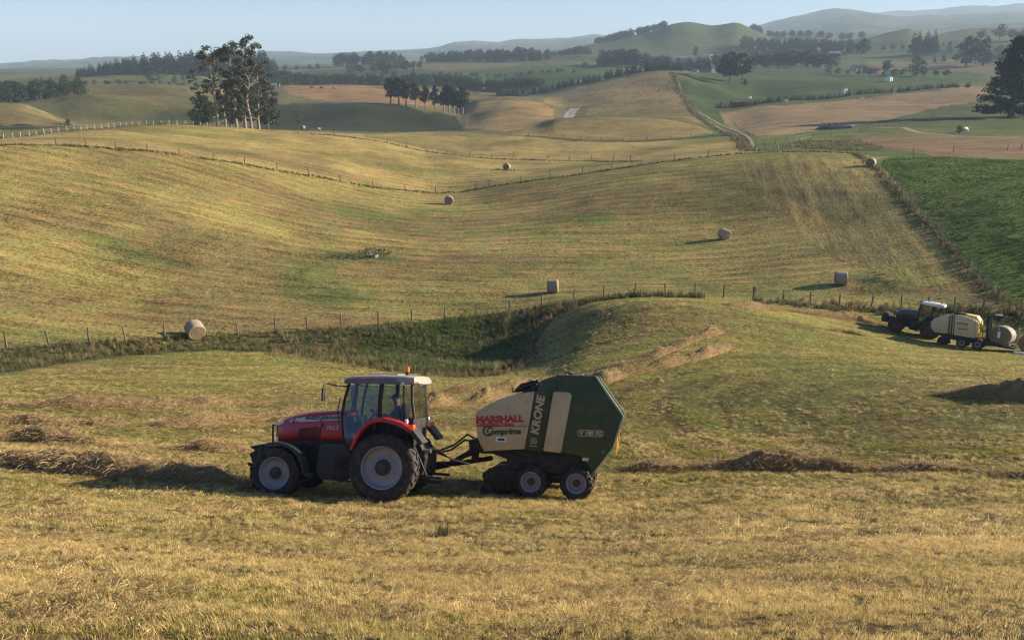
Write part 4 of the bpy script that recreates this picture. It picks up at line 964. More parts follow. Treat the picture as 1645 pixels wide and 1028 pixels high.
# ---------------------------------------------------------------- windrows of raked hay
HAYM = leafmat('raked_hay', (0.46, 0.325, 0.155), .45, .8, .2, .1)
def hay_mat():
    t = NT('hay_heap'); pos = t.new('ShaderNodeNewGeometry').outputs['Position']; n = t.noise(pos, 9, 6, .75); n2 = t.noise(pos, 1.2, 3, .6)
    c = t.mix(t.remap(n, .3, .7, 0, 1), (0.13, 0.088, 0.045, 1), (0.42, 0.295, 0.145, 1)); c = t.mix(t.remap(n2, .4, .7, 0, .5), c, (0.25, 0.185, 0.085, 1))
    return t.out(c, .95, bump=n, bstr=1.0, bdist=.08, spec=.1)
HEAPM = hay_mat()
def straw_prisms(P, Dv, L, w, seed):
    """thin bent straws (n) from base points, directions and lengths"""
    r = np.random.default_rng(seed); n = len(P)
    d = Dv / np.linalg.norm(Dv, axis=1)[:, None]; u = np.cross(d, r.normal(size=(n, 3))); u /= np.linalg.norm(u, axis=1)[:, None]; k = np.cross(d, u)
    L = L[:, None]; mid = P + d * L * .5 + k * L * r.uniform(-.12, .12, (n, 1)); e = P + d * L + k * L * r.uniform(-.2, .2, (n, 1)) - np.array((0, 0, .12)) * L
    V_ = np.stack([P - u * w, P + u * w, mid + u * w, mid - u * w, e + u * w * .5, e - u * w * .5], 1).reshape(-1, 3)
    b = np.arange(n)[:, None] * 6
    return V_, np.concatenate([b + np.array([[0, 1, 2, 3]]), b + np.array([[3, 2, 4, 5]])])
def windrow(line, width, height, label, seed, breaks=0.3, dens=1.0, fine=1.0):
    pts = [ground(*q) for q in line]; P = []
    for A, B in zip(pts, pts[1:]):
        n = max(1, int((B - A).length / .22)); P += [A.lerp(B, k / n) for k in range(n)]
    P.append(pts[-1]); NA = 13; V_, Q_, N_ = [], [], len(P); mids = []
    arc = np.cumsum([0] + [(P[i] - P[i - 1]).length for i in range(1, N_)])
    s1 = vnoise(arc * .55, arc * 0 + seed, seed); s2 = vnoise(arc * 1.7, arc * 0 + seed + 5, seed + 1)
    for i, p in enumerate(P):
        d = P[min(i + 1, N_ - 1)] - P[max(i - 1, 0)]; d.z = 0; d.normalize(); pr = Vector((-d.y, d.x, 0))
        end = min(1, (i + .3) / 9, (N_ - .7 - i) / 9) ** .7; hh = height * 1.2 * end * max(0.06, (1 - breaks) + breaks * 2.2 * (s1[i] - .42)) * (.85 + .3 * s2[i]); ww = width * (.8 + .4 * s1[i]) * (.3 + .7 * end)
        wob = .22 * width * (vnoise(np.array(arc[i] * .4), np.array(seed * 3.1), seed + 9) - .5)
        for k in range(NA):
            f = k / (NA - 1) * 2 - 1; q = p + pr * (f * ww / 2 + wob); z = grid_z(q.x, q.y)
            prof = max(0, 1 - abs(f) ** 2.2) ** .8
            V_.append((q.x, q.y, z - .03 + hh * prof * (.8 + .5 * _hash(np.array(i), np.array(k), seed)) + .02 * (1 - abs(f))))
        mids.append((p + pr * wob, d, pr, hh, ww))
        if i: b = NA * (i - 1); Q_ += [(b + k, b + k + 1, b + k + 1 + NA, b + k + NA) for k in range(NA - 1)]
    o = link('hay_windrow', np_mesh('hay_windrow', V_, Q_), HEAPM, None, True); tag(o, label, 'hay row', 'rows of raked hay')
    r = np.random.default_rng(seed); L = arc[-1]; n = int(L * 330 * dens * width); ii = r.integers(0, N_, n); f = r.uniform(-1.1, 1.1, n)
    hv = np.array([m[3] for m in mids]); wv = np.array([m[4] for m in mids]); mp_ = np.array([tuple(m[0]) for m in mids]); pv_ = np.array([tuple(m[2]) for m in mids]); dv_ = np.array([tuple(m[1]) for m in mids])
    B = mp_[ii] + pv_[ii] * (f * wv[ii] / 2)[:, None] + dv_[ii] * r.uniform(-.15, .15, (n, 1)); z = grid_z_many(B[:, 0], B[:, 1])
    B[:, 2] = z + hv[ii] * np.clip(1 - np.abs(f) ** 2.2, 0, 1) ** .8 * r.uniform(.7, 1.1, n)
    D = r.normal(size=(n, 3)); D[:, 2] = np.abs(D[:, 2]) * .45; D += pv_[ii] * np.sign(f)[:, None] * .4
    V2, Q2 = straw_prisms(B, D, r.uniform(.12, .42, n) * fine, .0055 * fine, seed)
    c = link('loose_straw', np_mesh('loose_straw', V2, Q2), HAYM, o); tag(c, kind='stuff')
    return o
windrow([(-70, 741), (60, 748), (200, 762), (300, 770), (405, 782)], 1.15, .44, 'thick dark row of hay running into the front of the red tractor', 1, .10, 1.4)
windrow([(676, 782), (730, 784), (815, 786)], 1.3, .36, 'row of hay in shadow between the red tractor and the baler pick-up', 41, .1, 1.2)
windrow([(-30, 705), (40, 703), (110, 708), (170, 716)], 1.0, .42, 'hay row at the left edge, second up from the tractor row', 2, .15)
windrow([(176, 718), (226, 719)], .7, .22, 'short low scrap of hay row left of the tractor nose', 3, .3)
windrow([(262, 722), (330, 722), (400, 724)], .8, .36, 'hay row ending just ahead of the red tractor nose', 4, .3)
windrow([(-30, 680), (40, 678), (120, 684)], .95, .40, 'hay row at the left edge, third up from the tractor row', 5, .15)
windrow([(116, 680), (150, 682), (180, 683), (205, 684)], .9, .36, 'humped scrap of hay with a dark shaded end on the left', 6, .3)
windrow([(232, 683), (268, 684), (340, 680), (420, 676)], .9, .42, 'hay row with a dark humped left end behind the tractor nose', 7, .2, 1.2)
windrow([(-20, 650), (60, 651), (150, 653), (230, 654), (330, 652), (430, 650)], .9, .36, 'thin broken hay row nearest the gully on the left', 8, .4, 1.2)
windrow([(420, 672), (470, 666), (530, 662)], 1.1, .34, 'hay row behind the bonnet of the red tractor', 9, .3)
windrow([(655, 636), (706, 631), (783, 626), (860, 613), (938, 598), (1000, 586), (1050, 574), (1101, 553), (1132, 541), (1172, 531)], .8, .55, 'upper of two hay rows climbing the mound behind the baler', 10, .55, 1.3)
windrow([(655, 658), (719, 650), (783, 642), (870, 632), (968, 616), (1004, 604), (1068, 589), (1127, 574), (1180, 556)], .8, .55, 'lower of two hay rows climbing the mound behind the baler', 11, .5, 1.3)
windrow([(1008, 752), (1055, 751), (1112, 751)], .95, .44, 'short hay row just behind the baler', 12, .25)
windrow([(1122, 752), (1160, 752), (1240, 751), (1320, 751), (1392, 754)], 1.0, .44, 'long dark hay row right of the baler', 13, .08, 1.3)
windrow([(1408, 756), (1450, 755), (1520, 753), (1570, 756)], .9, .40, 'low broken hay row at the right, beyond the long dark one', 14, .35)
windrow([(1590, 760), (1640, 765), (1720, 768)], .9, .36, 'last low scrap of hay row at the right edge', 15, .35)
windrow([(1510, 634), (1560, 636), (1620, 640), (1740, 645)], 1.5, .62, 'big shaded heap of hay below the green tractor at the right edge', 16, .15, 1.2)
windrow([(1166, 491), (1200, 494), (1260, 499), (1310, 506), (1375, 514), (1420, 522)], .9, .45, 'hay row along the fence ahead of the green tractor', 17, .4)
windrow([(1262, 520), (1310, 527), (1350, 532), (1390, 540)], .9, .4, 'broken hay row below the one along the fence', 18, .6)
for px, py, w, lb in [(140, 893, .5, 'small brown clod of hay in the left foreground'), (170, 872, .55, 'loose brown clump of hay below the tractor shadow'), (1195, 810, .6, 'small dark scrap of hay in the right foreground'), (1310, 860, .8, 'long low wisp of hay in the right foreground'), (640, 975, .9, 'low dark wisp of hay at the bottom centre')]:
    windrow([(px - 28, py), (px, py + 2), (px + 30, py)], w * .6, .07, lb, int(px), .4, 4.0, .36)

# ---------------------------------------------------------------- trough, stack, farm buildings, animals
CONC = paint('rough_concrete', (0.26, 0.245, 0.22), .9, var=.25, scale=3)
def bevel_box(bm, c, s, bev=0.03, rot=0.0):
    g = bmesh.ops.create_cube(bm, size=1.0); vs = g['verts']
    for v in vs: v.co = Vector((v.co.x * s[0], v.co.y * s[1], v.co.z * s[2]))
    if rot: bmesh.ops.rotate(bm, verts=vs, cent=(0, 0, 0), matrix=Matrix.Rotation(rot, 3, 'Z'))
    bmesh.ops.translate(bm, verts=vs, vec=c)
    if bev: bmesh.ops.bevel(bm, geom=list({e for v in vs for e in v.link_edges}), offset=min(bev, min(s) * .45), segments=2, affect='EDGES', profile=.6)
def box(name, c, s, mat, parent, bev=0.02, rot=0.0):
    bm = bmesh.new(); bevel_box(bm, c, s, bev, rot); return link(name, bm_mesh(bm, name), mat, parent, auto=35)
g = ground(601, 413); tr = empty('water_trough', g); tag(tr, 'pale stone trough in rank grass in the middle of the bale field', 'trough'); tr.rotation_euler = (0, 0, .3); tr.scale = (.62, .62, .62)
bm = bmesh.new(); seg = 28; pr_ = [(.80, -.1), (.84, .3), (.85, .55), (.80, .58), (.74, .55), (.70, .2), (.01, .18)]; rings = []
for rad, z in pr_: rings.append([bm.verts.new((rad * math.cos(6.2832 * k / seg), rad * math.sin(6.2832 * k / seg), z)) for k in range(seg)])
for a, b in zip(rings, rings[1:]):
    for k in range(seg): bm.faces.new((a[k], a[(k + 1) % seg], b[(k + 1) % seg], b[k]))
link('basin', bm_mesh(bm, 'basin'), CONC, tr, auto=40)
bm = bmesh.new(); bmesh.ops.create_circle(bm, cap_ends=True, segments=28, radius=.73); wm = link('water', bm_mesh(bm, 'water'), paint('trough_water', (0.02, 0.022, 0.018), .35, var=.05), tr); wm.location = (0, 0, .45)
box('ballcock_cover', (.55, .2, .62), (.3, .35, .14), paint('dark_plastic', (.03, .03, .03), .5), tr)

ROOFM = paint('roof_iron', (0.42, 0.43, 0.42), .45, .3, var=.15, scale=1.2); WALLG = paint('shed_grey', (0.30, 0.32, 0.32), .7, var=.15); WALLW = paint('white_wall', (0.78, 0.76, 0.72), .7, var=.08); WALLR = paint('red_brown_wall', (0.24, 0.075, 0.045), .8, var=.2); DARKO = paint('dark_opening', (0.018, 0.018, 0.02), .8, var=.1); ROOFR = paint('brown_roof', (0.20, 0.10, 0.07), .7)
def building(name, loc, L, W, H, rise, wall, roof, label, rz=0.0, doors=1, wins=2):
    e = empty(name, loc); e.rotation_euler = (0, 0, rz); tag(e, label, 'building')
    for nm, c, s in (('wall', (0, -W / 2, H / 2 - .5), (L, .16, H + 1)), ('wall', (0, W / 2, H / 2 - .5), (L, .16, H + 1)), ('wall', (-L / 2, 0, H / 2 - .5), (.16, W - .17, H + 1)), ('wall', (L / 2, 0, H / 2 - .5), (.16, W - .17, H + 1))):
        box(nm, c, s, wall, e, 0)
    for s in (-1, 1):
        bm = bmesh.new(); vs = [bm.verts.new((s * L / 2, -W / 2, H)), bm.verts.new((s * L / 2, W / 2, H)), bm.verts.new((s * L / 2, 0, H + rise))]; f = bm.faces.new(vs)
        r_ = bmesh.ops.extrude_face_region(bm, geom=[f]); bmesh.ops.translate(bm, verts=[v for v in r_['geom'] if isinstance(v, bmesh.types.BMVert)], vec=(-s * .15, 0, 0)); link('gable', bm_mesh(bm, 'gable'), wall, e)
        bm = bmesh.new(); n = max(4, int(L / .5)); top, bot = [], []
        for k in range(n + 1):      # ribbed roof sheet
            x = -L / 2 - .25 + (L + .5) * k / n; dz = .05 * (k % 2)
            top.append(bm.verts.new((x, 0, H + rise + .06 + dz))); bot.append(bm.verts.new((x, s * (W / 2 + .3), H - .3 * rise / (W / 2) + .06 + dz)))
        for k in range(n): bm.faces.new((top[k], top[k + 1], bot[k + 1], bot[k]))
        r_ = bmesh.ops.solidify(bm, geom=bm.faces[:], thickness=.06); link('roof', bm_mesh(bm, 'roof'), roof, e)
    for k in range(doors):
        x = (k - (doors - 1) / 2) * L / max(1, doors) * .8 - (L * .2 if wins else 0); box('door', (x, -W / 2 - .09, H * .39), (min(L * .5, 1.0 if wins else 2.6), .06, H * .78), DARKO, e, 0)
    for k in range(wins):
        x = L * (.05 + .28 * k) + .2; box('window', (x, -W / 2 - .09, H * .58), (1.1, .06, .9), DARKO, e, 0)
    return e
building('shed', at_range(437.5, 585), 5.6, 4.5, 3.0, 1.3, WALLG, ROOFM, 'grey gabled shed beside the gums at the edge of the tan field', .25, 1, 0)
building('hut', at_range(446, 640), 3.0, 2.4, 2.4, .5, WALLW, WALLW, 'small white hut behind the grey shed', .1, 1, 0)
building('farmhouse', at_range(1401, 800), 15, 9, 3.0, 2.2, WALLR, ROOFR, 'red-brown farmhouse among trees on the right', .5, 1, 2)
building('barn', at_range(1380, 815), 13, 8, 3.2, 2.0, WALLG, DARKO, 'dark barn beside the red-brown farmhouse', .3, 2, 0)
building('shed', at_range(1428, 690), 5.0, 3.5, 2.6, .9, WALLW, ROOFM, 'white shed on the green slope left of the wide bush', .8, 1, 0)
building('cottage', at_range(1325, 842), 7, 5, 2.7, 1.5, WALLW, ROOFM, 'white cottage among the dark farm trees', .2, 1, 1)
building('hut', at_range(1146, 735), 2.6, 2.4, 2.6, .6, WALLW, ROOFM, 'small pale pump hut above the lane fence', .4, 1, 0)
building('hut', at_range(1357, 545), 2.3, 2.0, 2.5, .4, WALLW, ROOFM, 'little white hut in the green paddock above the conifer row', .5, 1, 0)
building('farmhouse', at_range(1053, 1050), 8, 6, 2.8, 1.8, WALLW, ROOFM, 'white farmhouse in the wood below the green peak', .2, 1, 2)
building('barn', at_range(1093, 1120), 16, 8, 3.0, 1.6, WALLG, ROOFM, 'long grey barn at the foot of the green peak', .1, 2, 0)
building('barn', at_range(1178, 1130), 18, 8, 3.2, 1.6, WALLW, ROOFM, 'long pale barn right of the lone dark tree', -.1, 2, 0)
building('hut', at_range(1142, 1160), 4, 3, 3, .8, WALLW, WALLW, 'white dot of a hut on the slope of the green peak', .1, 1, 0)
building('barn', at_range(1340, 1120), 14, 8, 3.2, 1.6, WALLG, ROOFM, 'pale roofed barn in front of the wooded rise', .1, 2, 0)
building('red_shed', at_range(1186, 455), 7.5, 4.0, 2.4, .6, WALLR, ROOFR, 'low rust-red shed behind the left end of the conifer row', .15, 1, 0)
# covered silage stack with pale end on the pink field
sk = empty('silage_stack', at_range(1342, 292)); tag(sk, 'long low dark silage stack with a pale end on the pink field', 'silage stack'); sk.rotation_euler = (0, 0, .12)
bm = bmesh.new(); rings = []
for x, k in ((-5.0, .1), (-4.3, .75), (-2, 1), (1.5, 1.02), (3.6, 1.0), (4.3, .92)):
    rings.append([bm.verts.new((x, 2.6 * math.cos(a), max(-.3, 1.25 * k * math.sin(a) ** .7 if math.sin(a) > 0 else -.3))) for a in np.linspace(0, math.pi, 15)])
for a, b in zip(rings, rings[1:]):
    for k in range(14): bm.faces.new((a[k], a[k + 1], b[k + 1], b[k]))
bm.faces.new(rings[-1]); link('cover', bm_mesh(bm, 'cover'), paint('black_plastic_sheet', (.022, .022, .025), .45), sk, auto=40)
box('end_board', (4.5, 0, .55), (.2, 5.0, 1.1), WALLW, sk, .04)
TY_ = paint('old_tyre', (.03, .03, .03), .8)
for k in range(7):
    bm = bmesh.new(); bmesh.ops.create_cone(bm, cap_ends=True, segments=14, radius1=.36, radius2=.33, depth=.2); o = link('weight_tyre', bm_mesh(bm, 'weight_tyre'), TY_, sk); o.location = (-3.4 + k * 1.05, .5 * (-1) ** k, 1.36)
# gateway of the farm lane
gt = empty('gate', at_range(1250, 192)); tag(gt, 'pale open gate by the end of the farm lane', 'gate'); gt.rotation_euler = (0, 0, .25)
for x in (0, 3.4): box('gate_post', (x, 0, .45), (.16, .16, 1.9), POST_PALE, gt, .02)
for k in range(5): box('bar', (1.7, 0, .25 + .24 * k), (3.3, .05, .05), WIRE, gt, 0)
gt = empty('gate', at_range(1646, 79)); tag(gt, 'grey sheet gate panel at the right edge behind the green tractor', 'gate'); gt.rotation_euler = (0, 0, -.2)
box('panel', (-.9, 0, .65), (1.6, .05, 1.1), WALLG, gt, .01); box('gate_post', (0, 0, .5), (.14, .14, 1.9), POST_PALE, gt, .02); box('gate_rail', (-.9, 0, 1.23), (1.75, .07, .07), POST_PALE, gt, .01)

def animal_mesh(L, H, seed):
    """standing or grazing cow, one body: trunk, neck, head, four jointed legs, tail"""
    bm = bmesh.new(); w = L * .19
    limb(bm, [(-L * .5, 0, H * .74), (-L * .38, 0, H * .70), (-.05 * L, 0, H * .66), (L * .3, 0, H * .68), (L * .46, 0, H * .74)], [w * .45, w * 1.05, w * 1.15, w * 1.1, w * .7], 10)
    limb(bm, [(L * .40, 0, H * .76), (L * .56, 0, H * .52), (L * .64, 0, H * .24), (L * .70, 0, H * .08)], [w * .62, w * .45, w * .42, w * .22], 8)
    for x, hind in ((-L * .40, 1), (L * .34, 0)):
        for s in (-1, 1):
            y = s * w * .62
            limb(bm, [(x, y, H * .6), (x + (.05 * L if hind else 0), y, H * .42), (x - (.04 * L if hind else -.01 * L), y, H * .24), (x, y, 0)], [w * .5, w * .34, w * .2, w * .2], 6)
    for s in (-1, 1): limb(bm, [(L * .58, s * w * .3, H * .36), (L * .58, s * w * .75, H * .38)], [w * .12, w * .05], 5)
    limb(bm, [(-L * .5, 0, H * .8), (-L * .54, 0, H * .3)], [w * .1, w * .05], 5)
    return bm_mesh(bm, 'cow')
COWM = animal_mesh(2.1, 1.35, 1); CB = paint('dark_hide', (.035, .024, .018), .8); CW = paint('white_hide', (.72, .68, .62), .8, var=.1); CT = paint('tan_hide', (.38, .24, .13), .8)
for px, r, m, rz, lb in [(501, 575, CB, .3, 'dark cow grazing, left of three at the foot of the tan field'), (517, 572, CB, 3.0, 'dark cow grazing, middle of three at the foot of the tan field'), (537, 568, CT, .2, 'tan cow, right of three at the foot of the tan field'),
    (1204, 515, CW, .3, 'white cow on the green slope below the round-headed trees'), (1262, 470, CW, 2.9, 'pale cow lying near the conifer row'), (928, 655, CW, .2, 'white cow left of two on the left shoulder of the tan hill'), (933, 655, CW, 2.8, 'white cow right of two on the left shoulder of the tan hill'), (1120, 745, CW, .2, 'white cow on the rise left of the pump hut'), (1157, 735, CW, .2, 'white cow right of the pump hut'), (1551, 268, CW, .4, 'white cow beside the dark bush on the green flat')]:
    o = link('cow', COWM, None, None, True); o.data = COWM.copy(); o.data.materials.clear(); o.data.materials.append(m); o.location = at_range(px, r); o.rotation_euler = (0, 0, rz); tag(o, lb, 'cow', 'cattle in the far paddocks')
g = ground(711, 862); o = empty('grass_tuft', g); tag(o, 'dark tussock of uncut grass below the red tractor', 'tussock')
link('blades', blades(90, .30, .14, .010, .35, 77), RANKM, o); link('seed_stalks', blades(26, .42, .2, .007, .5, 78), SEEDM, o)
# ---------------------------------------------------------------- machine building helpers (x forward, y left, z up)
RED = paint('red_paint', (0.52, 0.012, 0.013), .35, var=.10, scale=2, dirt=.3, coat=.4)
GREENP = paint('baler_green', (0.044, 0.066, 0.013), .5, var=.15, scale=1.5, dirt=.32)
CREAM = paint('cream_panel', (0.68, 0.50, 0.26), .55, var=.10, scale=1.2, dirt=.30)
BLACKP = paint('black_metal', (0.013, 0.012, 0.012), .65, var=.25, scale=4, dirt=.3)
GREYP = paint('grey_plastic', (0.035, 0.034, 0.034), .7, var=.2, dirt=.2)
TYRE = paint('tyre_rubber', (0.020, 0.019, 0.018), .8, var=.25, scale=3, dirt=.45)
RIMG = paint('grey_rim', (0.34, 0.35, 0.36), .45, .2, var=.12, scale=3, dirt=.35)
RIMR = paint('red_rim', (0.16, 0.018, 0.014), .5, var=.15, dirt=.3)
HUBD = paint('dark_hub', (0.05, 0.05, 0.052), .6, var=.2, dirt=.4)
ROOFC = paint('roof_cream', (0.38, 0.34, 0.28), .45, var=.07, dirt=.15)
ROOFG = paint('roof_side_grey', (0.13, 0.135, 0.15), .45, var=.1)
STEEL = paint('bare_steel', (0.33, 0.32, 0.30), .4, .7, var=.2, dirt=.2)
DECAL = paint('silver_decal', (0.55, 0.56, 0.58), .4, .1, var=.06)
WHITEP = paint('lamp_white', (0.8, 0.8, 0.78), .25, var=.04)
FENDTG = paint('dark_green_paint', (0.034, 0.062, 0.042), .35, var=.12, dirt=.2, coat=.4)
ORANGE = paint('orange_lens', (0.95, 0.20, 0.02), .25, var=.05)
YELLOW = paint('yellow_strap', (0.75, 0.42, 0.03), .5)
HAYD = paint('chopped_hay', (0.23, 0.155, 0.08), .95, var=.5, scale=14)
def glass_mat():
    t = NT('tinted_glass'); b = t.b
    b.inputs['Base Color'].default_value = (.80, .90, .86, 1); b.inputs['Roughness'].default_value = .03; b.inputs['Metallic'].default_value = 0
    tr = t.new('ShaderNodeBsdfTransparent'); tr.inputs['Color'].default_value = (.68, .74, .68, 1)
    gl = t.new('ShaderNodeBsdfGlossy'); gl.inputs['Roughness'].default_value = .02
    fr = t.new('ShaderNodeFresnel'); fr.inputs['IOR'].default_value = 1.5
    mx = t.new('ShaderNodeMixShader'); t.l.new(t.math('ADD', fr.outputs[0], .04), mx.inputs[0]); t.l.new(tr.outputs[0], mx.inputs[1]); t.l.new(gl.outputs[0], mx.inputs[2])
    t.l.new(mx.outputs[0], t.n['Material Output'].inputs['Surface']); return t.m
GLASS = glass_mat()

def prism(name, prof, y0, y1, mat, parent, bev=.02, inset=None, seg=2):
    """side profile (x, z) drawn out from y0 to y1, edges rounded"""
    bm = bmesh.new(); a = [bm.verts.new((x, y0, z)) for x, z in prof]; b = [bm.verts.new((x, y1, z)) for x, z in prof]; n = len(prof)
    if inset:       # outer face pulled in and shrunk towards its middle: a domed panel
        cx, cz = sum(p[0] for p in prof) / n, sum(p[1] for p in prof) / n
        for v in b: v.co.x += (cx - v.co.x) * inset; v.co.z += (cz - v.co.z) * inset
    bm.faces.new(a); bm.faces.new(list(reversed(b)))
    for i in range(n): bm.faces.new((a[i], b[i], b[(i + 1) % n], a[(i + 1) % n]))
    bmesh.ops.recalc_face_normals(bm, faces=bm.faces[:])
    if bev: bmesh.ops.bevel(bm, geom=bm.edges[:], offset=bev, segments=seg, affect='EDGES', profile=.6, clamp_overlap=True)
    return link(name, bm_mesh(bm, name), mat, parent, auto=38)
def tube(name, pts, r, mat, parent, seg=8):
    bm = bmesh.new(); limb(bm, pts, [r] * len(pts) if not hasattr(r, '__len__') else r, seg); bmesh.ops.recalc_face_normals(bm, faces=bm.faces[:])
    return link(name, bm_mesh(bm, name), mat, parent, auto=50)
def disc(name, c, r, d, mat, parent, axis='Y', seg=24, bev=.01, r2=None):
    bm = bmesh.new(); bmesh.ops.create_cone(bm, cap_ends=True, segments=seg, radius1=r, radius2=r2 or r, depth=d)
    if bev: bmesh.ops.bevel(bm, geom=[e for e in bm.edges if len(e.link_faces) == 2 and any(len(f.verts) > 4 for f in e.link_faces)], offset=bev, segments=2, affect='EDGES')
    if axis == 'Y': bmesh.ops.rotate(bm, verts=bm.verts, cent=(0, 0, 0), matrix=Matrix.Rotation(math.radians(-90), 3, 'X'))
    if axis == 'X': bmesh.ops.rotate(bm, verts=bm.verts, cent=(0, 0, 0), matrix=Matrix.Rotation(math.radians(90), 3, 'Y'))
    bmesh.ops.translate(bm, verts=bm.verts, vec=c); return link(name, bm_mesh(bm, name), mat, parent, auto=40)
def lathe_y(bm, prof, seg=48):
    rings = [[bm.verts.new((r * math.cos(2 * math.pi * k / seg), y, r * math.sin(2 * math.pi * k / seg))) for k in range(seg)] for y, r in prof]
    for a, b in zip(rings, rings[1:]):
        for k in range(seg): bm.faces.new((a[k], a[(k + 1) % seg], b[(k + 1) % seg], b[k]))
WH = {}
def wheel_meshes(R_, w, rr, lugs, key):
    if key in WH: return WH[key]
    bm = bmesh.new(); h = w / 2
    lathe_y(bm, [(-h * .72, rr), (-h * .95, rr + .05), (-h, rr + (R_ - rr) * .45), (-h * .97, R_ - .10), (-h * .86, R_ - .045), (-h * .5, R_ - .035), (0, R_ - .032), (h * .5, R_ - .035), (h * .86, R_ - .045), (h * .97, R_ - .10), (h, rr + (R_ - rr) * .45), (h * .95, rr + .05), (h * .72, rr)], 64)
    for k in range(lugs):       # chevron lugs
        for s in (-1, 1):
            a0 = 2 * math.pi * (k + (0 if s > 0 else .5)) / lugs; da = .20 if lugs > 16 else .22; q = []
            for yy, aa in ((.02 * s, a0 + da), (s * h * .55, a0 + da * .45), (s * h * .99, a0)):
                for off in (-.035 / R_, .035 / R_):
                    for rad in (R_ - .06, R_ if abs(yy) < h * .9 else R_ - .035): q.append(bm.verts.new((rad * math.cos(aa + off), yy, rad * math.sin(aa + off))))
            for i in (0, 4):
                bm.faces.new((q[i + 1], q[i + 3], q[i + 7], q[i + 5])); bm.faces.new((q[i], q[i + 1], q[i + 5], q[i + 4])); bm.faces.new((q[i + 2], q[i + 6], q[i + 7], q[i + 3]))
            bm.faces.new((q[0], q[2], q[3], q[1])); bm.faces.new((q[8], q[9], q[11], q[10]))
    bmesh.ops.recalc_face_normals(bm, faces=bm.faces[:]); ty = bm_mesh(bm, 'tyre'); ty.shade_smooth(); ty.set_sharp_from_angle(angle=math.radians(35))
    bm = bmesh.new(); lathe_y(bm, [(-h * .70, rr - .02), (-h * .74, rr + .022), (h * .70, rr + .022), (h * .80, rr + .03), (h * .80, rr - .005), (h * .62, rr - .02), (h * .30, rr - .05), (h * .16, rr * .72), (h * .20, rr * .52), (h * .34, rr * .42), (h * .36, .001)], 56)
    for k in range(8):          # pressed ribs in the dish
        a = 2 * math.pi * k / 8; g = bmesh.ops.create_cone(bm, cap_ends=True, segments=8, radius1=rr * .07, radius2=rr * .06, depth=.03, matrix=Matrix.Translation((rr * .62 * math.cos(a), h * .20, rr * .62 * math.sin(a))) @ Matrix.Rotation(math.radians(-90), 4, 'X'))
    bmesh.ops.recalc_face_normals(bm, faces=bm.faces[:]); rm = bm_mesh(bm, 'rim'); rm.shade_smooth(); rm.set_sharp_from_angle(angle=math.radians(40))
    bm = bmesh.new(); lathe_y(bm, [(h * .1, rr * .40), (h * .44, rr * .40), (h * .50, rr * .34), (h * .50, rr * .22), (h * .72, rr * .20), (h * .74, .001)], 24)
    for k in range(10):
        a = 2 * math.pi * k / 10; bmesh.ops.create_cone(bm, cap_ends=True, segments=6, radius1=rr * .05, radius2=rr * .05, depth=.05, matrix=Matrix.Translation((rr * .33 * math.cos(a), h * .52, rr * .33 * math.sin(a))) @ Matrix.Rotation(math.radians(-90), 4, 'X'))
    bmesh.ops.recalc_face_normals(bm, faces=bm.faces[:]); hb = bm_mesh(bm, 'hub'); hb.shade_smooth(); hb.set_sharp_from_angle(angle=math.radians(40))
    WH[key] = (ty, rm, hb); return WH[key]
def wheel(name, parent, x, y, R_, w, rr, lugs, rimmat, spin=0.0):
    ty, rm, hb = wheel_meshes(R_, w, rr, lugs, (R_, w, rr))
    e = empty(name, (x, y, R_)); e.parent = parent; e.rotation_euler = (0, spin, 0 if y > 0 else math.pi)
    for nm, me, mt in (('tyre', ty, TYRE), ('rim', rm, rimmat), ('hub', hb, HUBD)):
        o = bpy.data.objects.new(nm, me); COL.objects.link(o); o.parent = e
        if len(me.materials) == 0: me.materials.append(mt)
        elif me.materials[0] is not mt: o.data = me.copy(); o.data.materials[0] = mt
    return e
def letters(name, s, size, mat, parent, loc, ext=.006, shear=0.0, bold=0.0, rot=0.0, sx=1.0):
    """flat lettering on a left-hand side face; reads towards the rear of the machine"""
    cu = bpy.data.curves.new(name, 'FONT'); cu.body = s; cu.size = size; cu.extrude = ext; cu.shear = shear; cu.offset = bold; cu.resolution_u = 3
    tmp = bpy.data.objects.new('tmp_letters', cu); COL.objects.link(tmp); dg = bpy.context.evaluated_depsgraph_get(); dg.update()
    me = bpy.data.meshes.new_from_object(tmp.evaluated_get(dg)); bpy.data.objects.remove(tmp); bpy.data.curves.remove(cu)
    c, sn = math.cos(rot), math.sin(rot); co = np.zeros(len(me.vertices) * 3, np.float32); me.vertices.foreach_get('co', co); co = co.reshape(-1, 3)
    tx, ty_, tz = co[:, 0] * sx, co[:, 1], co[:, 2]; u, v = tx * c - ty_ * sn, tx * sn + ty_ * c
    me.vertices.foreach_set('co', np.stack([-u, tz, v], 1).astype(np.float32).ravel()); me.materials.clear()
    o = link(name, me, mat, parent); o.location = loc; return o

def loft(name, stations, mat, parent, seg=20):
    """body lofted through rounded-rectangle sections: (x, half width, z bottom, z top, roundness)"""
    bm = bmesh.new(); rings = []
    for x, hw, z0, z1, rd in stations:
        cz, hh = (z0 + z1) / 2, (z1 - z0) / 2; ring = []
        for k in range(seg):
            a = 2 * math.pi * (k + .5) / seg; ca, sa = math.cos(a), math.sin(a); p = 2 / rd
            ring.append(bm.verts.new((x, hw * math.copysign(abs(ca) ** p, ca), cz + hh * math.copysign(abs(sa) ** p, sa))))
        rings.append(ring)
    for a, b in zip(rings, rings[1:]):
        for k in range(seg): bm.faces.new((a[k], a[(k + 1) % seg], b[(k + 1) % seg], b[k]))
    bm.faces.new(rings[0]); bm.faces.new(list(reversed(rings[-1]))); bmesh.ops.recalc_face_normals(bm, faces=bm.faces[:])
    return link(name, bm_mesh(bm, name), mat, parent, auto=35)
